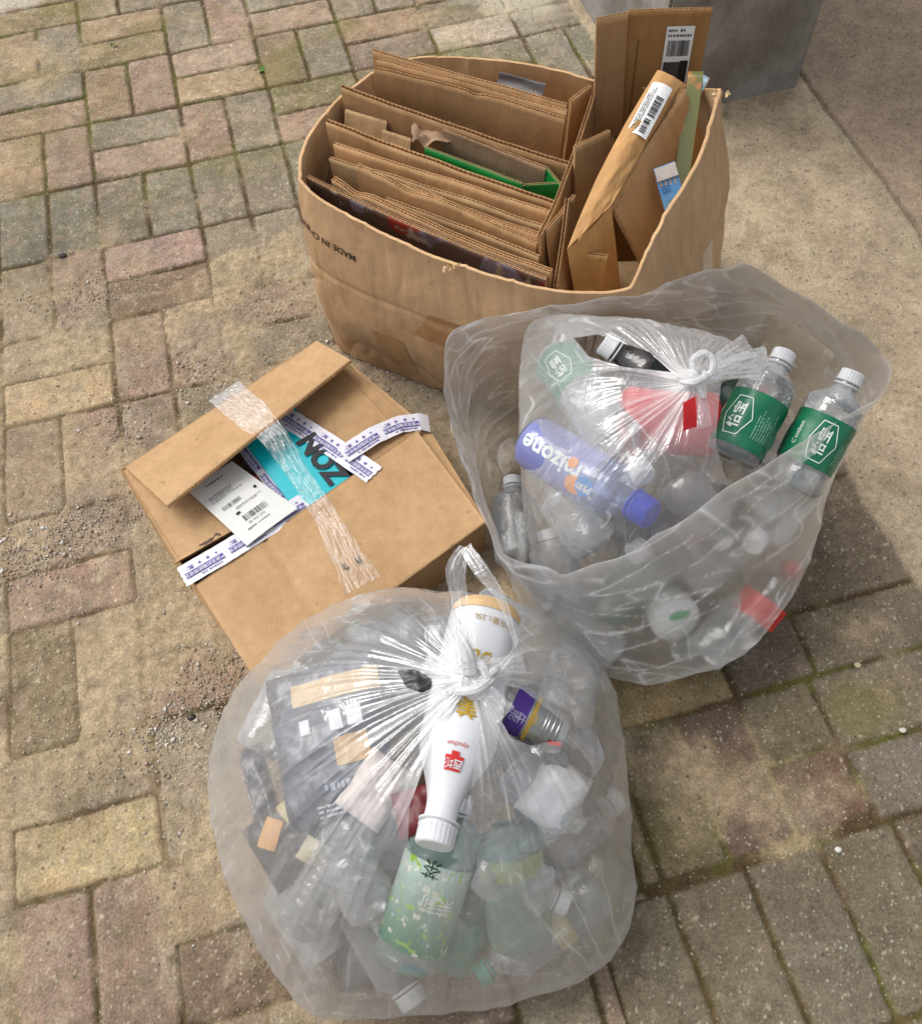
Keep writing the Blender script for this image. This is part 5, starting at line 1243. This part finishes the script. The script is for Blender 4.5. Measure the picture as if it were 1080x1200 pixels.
    bottle(at(672, 775, .19), at(650, 895, .245), .034, 'crushed clear bottle at the upper right inside the front bag', body=clear, cap=plain('cap_black', (40, 40, 44), .4), seed=12, crush=.14)
    bottle(at(420, 760, .16), at(520, 745, .2), .034, 'smoky grey bottle behind the knot at the back of the front bag', body=pet('grey_pet', (96, 100, 104), .4, (.5, .52, .54)), seed=13, crush=.05, sleeve=plain('charcoal', (70, 74, 80), .4))
    bottle(at(420, 1060, .09), at(487, 1178, .075), .030, 'clear bottle whose white cap touches the bottom edge of the front bag', body=clear, seed=14, capR=.017, caplen=.015)
    bottle(at(640, 1000, .11), at(724, 934, .10), .030, 'clear bottle whose white cap bulges out at the right side of the front bag', body=clear, seed=15, capR=.017, caplen=.015)
    bottle(at(385, 1120, .06), at(315, 1010, .08), .033, 'murky clear bottle low at the left of the front bag', body=pet('milky', (200, 200, 196), .4), cap=None, seed=16, crush=.08)
    bottle(at(680, 1100, .06), at(715, 970, .08), .033, 'dull olive bottle at the right edge low in the front bag', body=pet('olive_pet', (150, 150, 110), .4, (.7, .7, .6)), seed=17, crush=.06, cap=None)
    for (x_, y_, z_, w_, h_, a_, c_, lb, sd) in ((420, 1000, .05, .20, .14, 30, (46, 48, 54), 'added charcoal sheet standing in for shade at the bottom of the front bag', 61), (575, 1040, .03, .15, .10, -20, (58, 62, 56), 'added dark grey-green sheet for shade at the bottom right of the front bag', 62),
        (450, 800, .06, .22, .14, 5, (40, 42, 50), 'large added dark sheet for shade deep under the knot of the front bag', 63), (640, 880, .06, .12, .18, 10, (62, 62, 66), 'added dark grey sheet for shade deep at the right of the front bag', 64), (480, 1110, .035, .18, .07, 4, (70, 74, 70), 'added grey sheet for shade along the bottom edge of the front bag', 65)):
        pouch(x_, y_, z_ + .045, w_, h_, a_, 4, plain('shade_fill%d' % sd, c_, .4, .5, var=.4, scale=30), 'shade_sheet', lb, 'wrapper', sd, .025)  # added dark sheets that deepen the shade between the bottles
    for x0, y0_, z0, x1, y1_, z1, R_b, cr__, sd, lb in (
        (600, 900, .20, 690, 980, .20, .031, .20, 31, 'badly crushed clear bottle right of the white bottle neck'), (560, 1010, .17, 665, 1060, .15, .032, .18, 32, 'crushed clear bottle lying level beside the pale green bottle'),
        (300, 880, .17, 360, 770, .19, .030, .16, 33, 'crushed clear bottle along the upper left side of the front bag'), (400, 1000, .17, 455, 1090, .13, .031, .15, 34, 'dented clear bottle between the ribbed bottle and the tea bottle'),
        (610, 740, .20, 540, 700, .20, .030, .12, 35, 'dented clear bottle behind the handle of the front bag')):
        bottle(at(x0, y0_, z0), at(x1, y1_, z1), R_b, lb, body=pet('bright', (236, 240, 242), .16), cap=None if sd % 2 else CAPW, crush=cr__, seed=sd)
    # crumpled cup
    t = bottle(at(676, 872, .21), at(643, 908, .245), .036, 'crumpled clear plastic cup beside the purple can', cat='cup', name='plastic_cup', body=pet('cup', (226, 228, 232), .22), cap=None, neck=.05, capR=.033, crush=.28, seed=18)
def leaf_label():
    n = N('leaf_label'); v = n.coord(); sx = n.add('SeparateXYZ'); n.set(sx, 0, v)
    f = n.noise(v, 55, 4, .6, dist=.8); g = n.ramp(sx.outputs[2], .03, .11, (.0, .0, .0, 1), (1, 1, 1, 1))
    c = n.mix(g, sc(26, 132, 98), sc(196, 216, 206)); c = n.mix(n.ramp(f, .56, .62), c, sc(160, 204, 60)); c = n.mix(n.ramp(n.noise(v, 90, 3), .60, .65), c, sc(238, 240, 226))
    n.pbsdf(c, .35, None, .5); return n.m
build_front_bag()

def build_rear_bag():
    root = empty('open_plastic_bag', (.26, .66, 0), 'large cloudy plastic bag with flared open mouth, standing against the large box', 'plastic bag')
    off = np.array(root.location); N_, = (900,)
    rim = [(522, 432, .365), (523, 404, .37), (534, 388, .378), (560, 378, .375), (600, 371, .385), (640, 366, .380), (680, 361, .392), (716, 352, .388), (752, 350, .396), (790, 334, .402), (826, 319, .415), (852, 316, .412), (872, 309, .43), (896, 322, .425), (920, 342, .412), (946, 356, .420), (976, 382, .41), (1004, 396, .415), (1022, 414, .405), (1034, 434, .405),
           (1024, 458, .39), (1002, 474, .39), (972, 496, .38), (930, 518, .385), (888, 548, .372), (850, 570, .378), (806, 602, .366), (766, 622, .370), (728, 650, .358), (694, 661, .362), (664, 670, .352), (640, 662, .360), (612, 656, .352), (590, 640, .360), (570, 606, .350), (556, 572, .362), (541, 530, .352), (530, 486, .365)]
    R1 = cr_loop([tuple(at(*p)) for p in rim], N_)
    mid = [(548, 470, .25), (560, 425, .26), (600, 400, .26), (660, 392, .26), (740, 385, .27), (830, 372, .28), (900, 370, .28), (950, 395, .28), (985, 430, .27), (1000, 470, .26), (985, 530, .25),
           (965, 590, .23), (948, 640, .20), (930, 690, .17), (895, 738, .15), (850, 775, .13), (800, 795, .12), (760, 800, .12), (715, 792, .13), (675, 765, .15), (635, 720, .18), (605, 670, .21), (580, 610, .23), (560, 540, .24)]
    R2 = align_loop(cr_loop([tuple(at(*p)) for p in mid], N_), R1)
    c2 = R2.mean(0); R3 = R2.copy(); R3[:, :2] = c2[:2] + np.array([.0, .0]) + (R2[:, :2] - c2[:2]) * .93; R3[:, 2] = .06; R3[:, 1] += .012
    R4 = R3.copy(); R4[:, :2] = c2[:2] + (R3[:, :2] - c2[:2]) * .86; R4[:, 2] = .004
    M_ = 230; t = np.linspace(0, 1, M_); P = np.zeros((N_, M_, 3)); kn = [0, .42, .86, 1.0]; Rs = [R1, R2, R3, R4]
    for j, tt in enumerate(t):
        k = max(q for q in range(3) if kn[q] <= tt + 1e-9); f = (tt - kn[k]) / (kn[k + 1] - kn[k]); f = f * f * (3 - 2 * f) * .55 + f * .45; P[:, j] = Rs[k] * (1 - f) + Rs[k + 1] * f
    nr = surf_normals(P); X, Y, Z = [P[..., k] for k in range(3)]; T = t[None, :]
    ca, sa = cang(N_)
    flare = np.exp(-T / .25)
    d = .009 * pn(X * 6, Y * 6, Z * 6 + 2) + .004 * (1 - 2 * np.abs(pn(ca * 2.4 + T * .8, sa * 2.4, T * 1.5))) ** 2 * (.4 + flare)
    # creases that sweep diagonally round the sack
    e_ = np.clip(T / .06, .15, 1); d = d + e_ * .0042 * (1 - 2 * np.abs(pn(X * 11 + Z * 9, Y * 11 - Z * 6, Z * 9))) ** 3 + e_ * .0009 * (1 - 2 * np.abs(pn(X * 30 + Z * 22, Y * 30, Z * 16))) ** 3 
    P = P + nr * d[..., None]; P[..., 2] = np.maximum(P[..., 2], .002)
    dens = .75 * np.exp(-T / .014) + .12 * np.exp(-T / .05) + .95 * (1 - 2 * np.abs(pn(X * 5 - Z * 16, Y * 5 + Z * 18, 7 + Z))).clip(0, 1) ** 40 * (pn(X * 8, Y * 8, Z * 6 + 25) > .02) + .7 * (1 - 2 * np.abs(pn(X * 9 + Z * 34, Y * 9 - Z * 30, 17 + Z))).clip(0, 1) ** 40 * (pn(X * 9, Y * 9, Z * 9 + 35) > .10) + .8 * (1 - 2 * np.abs(pn(X * 11 + Z * 9, Y * 11 - Z * 6, Z * 9))).clip(0, 1) ** 30 * (pn(X * 9, Y * 9, Z * 9 + 5) > .05) + .7 * (1 - 2 * np.abs(pn(X * 14 + Z * 22, Y * 14 - Z * 12, Z * 5 + 3))).clip(0, 1) ** 34 * (pn(X * 7, Y * 7, Z * 7 + 15) > .10) + .5 * (1 - 2 * np.abs(pn(X * 24 + Z * 16, Y * 24, Z * 12))).clip(0, 1) ** 26 * (pn(X * 8, Y * 8, Z * 8 + 9) > .12)  # rim edge and diagonal highlights painted as white streaks
    link('bag', np_mesh('bag', (P - off).reshape(-1, 3), grid_quads(N_, M_, True), {'dens': ('FLOAT', dens)}), F_OUT, root, True)
    # inner bag, tied
    inn = empty('tied_inner_bag', (.2, .62, .1), 'clear tied plastic bag full of bottles, nested inside the open cloudy bag', 'plastic bag')
    sil = [(616, 398, .33), (622, 382, .335), (648, 373, .34), (700, 376, .34), (760, 386, .34), (815, 396, .34), (862, 412, .34), (890, 440, .33), (900, 490, .31), (880, 545, .30), (850, 590, .29), (800, 640, .27), (740, 672, .26), (690, 680, .26), (655, 660, .27), (636, 620, .28), (620, 560, .29), (612, 500, .30), (611, 440, .31)]
    ring = [tuple(at(*p)) for p in sil]; K_ = at(812, 448, .435)
    holes = [[(672, 396), (700, 392), (760, 412), (786, 436), (730, 430), (690, 418)], [(846, 440), (880, 418), (930, 420), (930, 600), (850, 560), (838, 520), (842, 470)], [(800, 472), (818, 462), (816, 500), (800, 505)]]
    tied_film('bag', ring, K_, .9, (.2, .6), 3.0, 1300, 230, F_IN, inn, holes, seed=8, pleat=.0060, cr=.0022, spread=.5, cone=.020, base_z=.10)
    k = Vector(K_)
    def rp(pts, w, seed, tube=.85): ribbon('knot', [k + Vector(p) for p in pts], w, F_KNOT, inn, 60, 24, seed, tube=tube, dens=.9)
    rp([(-.014, .012, .000), (-.010, .004, .010), (-.004, -.004, .014), (.004, -.012, .008), (.008, -.022, .000)], [.010, .016, .018, .014, .008], 2)
    rp([(.000, -.002, .012), (-.002, .014, .022), (.010, .020, .026), (.020, .014, .022), (.018, .002, .014), (.004, -.004, .010)], [.008, .0085, .009, .0085, .009, .008], 5)
    rp([(-.016, -.002, .006), (-.006, -.012, .016), (.008, -.006, .016), (.012, .008, .008)], [.007, .009, .009, .007], 7)
    for q, (tx, ty, tz, w0, w1) in enumerate(((900, 428, .40, .012, .050), (876, 406, .395, .010, .034), (824, 500, .405, .010, .018))):
        e = at(tx, ty, tz); ribbon('gather', [k + Vector((0, 0, .004)), k.lerp(e, .5) + Vector((0, 0, .010)), e], [w0, (w0 + w1) * .45, w1], F_EAR, inn, 60, 26, 40 + q, pleat=.004)
    ribbon('gather', [at(795, 470, .42), at(770, 520, .39), at(735, 570, .375)], [.008, .018, .02], F_EAR, inn, 60, 20, 50, pleat=.004)
    # contents
    G = 'green-labelled water bottles in the rear bag'
    water_bottle(at(856, 536, .335), at(920, 412, .395), 'green-labelled water bottle poking out right of the inner knot, label fully clear', -.45, pet('cap_clear', (236, 238, 240), .45), PI / 2, (.06, .54), 3, G)
    water_bottle(at(926, 572, .305), at(1000, 436, .390), 'green-labelled water bottle at the far right, its label half veiled by the front film', .2, pet('cap_clear', (236, 238, 240), .45), PI / 2, (.20, .60), 4, G)
    water_bottle(at(652, 420, .300), at(755, 560, .350), 'green-labelled water bottle at the upper left of the rear bag, cap pointing to the viewer', .1, None, -PI / 2, (.05, .34), 5, G)
    bottle(at(806, 468, .33), at(706, 400, .372), .031, 'dark cola bottle with a white cap beside the top fold of the inner bag', body=pet('cola', (60, 56, 54), .6, (.3, .28, .26)), sleeve=plain('cola_label', (30, 40, 38), .35), sl=(.1, .5), capR=.0155, caplen=.016, neck=.5, name='cola_bottle')
    t = bottle(at(726, 490, .325), at(862, 500, .325), .040, 'red-labelled bottle lying under the inner knot', body=plain('red_glossy', (206, 44, 46), .3, .5), cap=plain('cap_dark', (40, 60, 50), .4), neck=.2, sleeve=plain('red_label', (214, 40, 44), .35), sl=(.05, .75), name='red_bottle')
    bl = pet('blue_pet', (150, 170, 232), .16, (.80, .86, .98))
    t = bottle(at(622, 516, .295), at(764, 604, .335), .036, 'blue sports drink bottle with a bright blue cap in the inner bag', body=bl, cap=plain('cap_blue', (40, 74, 226), .35, .5), sleeve=pet('sport_label', (140, 146, 212), .50, (.76, .78, .94)), sl=(.03, .60), capR=.0185, caplen=.022, neck=.30, name='sports_drink_bottle', waist=((.66, .002, .03),))
    art(*t, text_bm('mizone', .032, bold=.0008), .30, .10, 'printed_text', ink('label_white', (222, 232, 226), k=.85), -PI / 2)
    b = bmesh.new(); bmesh.ops.create_circle(b, cap_ends=True, segments=24, radius=.0125); art(*t, b, .52, .55, 'orange_disc', ink('disc_orange', (240, 150, 60)), 0)
    b = bmesh.new(); bmesh.ops.create_circle(b, cap_ends=True, segments=24, radius=.0125); art(*t, b, .60, .40, 'blue_disc', ink('disc_blue', (40, 140, 214)), 0, .0019)
    b = bmesh.new(); bmesh.ops.create_circle(b, cap_ends=True, segments=24, radius=.007); art(*t, b, .46, -.1, 'orange_disc', ink('disc_orange', (240, 150, 60)), 0, .0023)
    art(*t, text_bm('脉动', .011, bold=.0003), .60, .40, 'printed_text', CAPW, -PI / 2, .0026)
    # pale tub lid facing the film low at the front, with a green leaf mark
    M, L = axis_matrix(at(772, 700, .10), at(792, 727, .125)); r = empty('noodle_tub', M, 'green tub with a round white lid pressed against the front of the rear bag', 'tub')
    obj('body', lathe([(.030, -.05), (.034, -.01), (.034, L * .5)], 48), plain('tub_green', (24, 120, 84), .4), r, True)
    obj('lid', lathe([(.034, L * .3), (.0345, L * .9), (.033, L), (.0, L + .0005)], 48, True, False), plain('lid_white', (236, 240, 238), .35, .5, k=.86), r, True)
    b = bmesh.new(); bmesh.ops.create_circle(b, cap_ends=True, segments=20, radius=.011); b.transform(Matrix.Translation((.004, .010, L + .0016)) @ Matrix.Diagonal((1.4, .7, 1, 1))); obj('leaf_mark', b, plain('leaf_green', (70, 186, 120), .4), r)
    # items lower in the sack
    clear = pet('clear'); wh = pet('milky', (200, 200, 196), .4)
    bottle(at(700, 720, .10), at(770, 640, .16), .036, 'green bottle blurred behind the film left of the white lid', body=pet('green_deep', (40, 120, 90), .5, (.4, .7, .6)), seed=3, crush=.04, cap=None)
    bottle(at(870, 735, .10), at(930, 660, .15), .033, 'red-labelled cola bottle low at the right side of the rear bag', body=pet('dark_cola', (70, 56, 56), .5, (.4, .35, .35)), sleeve=plain('red_label', (214, 40, 44), .35), sl=(.15, .45), cap=plain('cap_red', (196, 40, 44), .4), seed=6, crush=.05)
    bottle(at(690, 600, .15), at(800, 640, .2), .036, 'dull grey bottle in the middle of the rear bag', body=pet('grey_pet', (96, 100, 104), .4, (.5, .52, .54)), seed=5, crush=.06, cap=None)
    bottle(at(800, 680, .12), at(900, 600, .18), .036, 'empty clear bottle lying across the middle of the rear bag', body=wh, seed=7, crush=.05)
    bottle(at(606, 660, .05), at(600, 560, .06), .034, 'clear bottle lying low at the left side between both bags', body=clear, seed=8, crush=.05)
    bottle(at(660, 700, .16), at(640, 620, .2), .032, 'clear bottle with frosted body at the lower left of the rear bag', body=clear, seed=9, crush=.05)
    bottle(at(940, 560, .17), at(880, 640, .22), .034, 'frosted white bottle at the right behind the cloudy film', body=plain('frost_white', (206, 210, 210), .4, k=.85), seed=10, crush=.05, cap=CAPW)
    bottle(at(850, 590, .2), at(740, 650, .24), .034, 'smoky bottle right under the front rim of the rear bag', body=pet('grey_pet', (96, 100, 104), .4, (.5, .52, .54)), seed=12, crush=.06)
    bottle(at(780, 760, .05), at(880, 740, .06), .034, 'grey-green bottle on the ground inside the rear bag', body=pet('greygreen', (110, 120, 112), .45, (.6, .65, .6)), seed=13, crush=.05)
    for x0, y0_, z0, x1, y1_, z1, R_b, cr__, sd, lb in (
        (700, 640, .25, 640, 560, .27, .032, .15, 41, 'crushed clear bottle below the blue cap in the inner bag'), (790, 560, .27, 850, 640, .22, .032, .16, 42, 'crushed clear bottle under the pleats of the inner bag'),
        (880, 600, .24, 960, 545, .27, .032, .14, 43, 'dented clear bottle behind the front rim below the green labels'), (720, 770, .09, 640, 700, .12, .032, .14, 44, 'crushed clear bottle at the lower left of the rear bag'),
        (820, 770, .08, 900, 690, .12, .032, .14, 45, 'crushed clear bottle right of the round white lid')):
        bottle(at(x0, y0_, z0), at(x1, y1_, z1), R_b, lb, body=pet('bright', (236, 240, 242), .16), cap=None if sd % 2 else CAPW, crush=cr__, seed=sd)
    t = bottle(at(850, 460, .27), at(900, 520, .28), .03, 'dark bottle glimpsed between the knot and the green label', body=plain('dark_label2', (38, 62, 52), .4), seed=14, sleeve=plain('red_label', (214, 40, 44), .35), sl=(.3, .5), cap=None)
build_rear_bag()
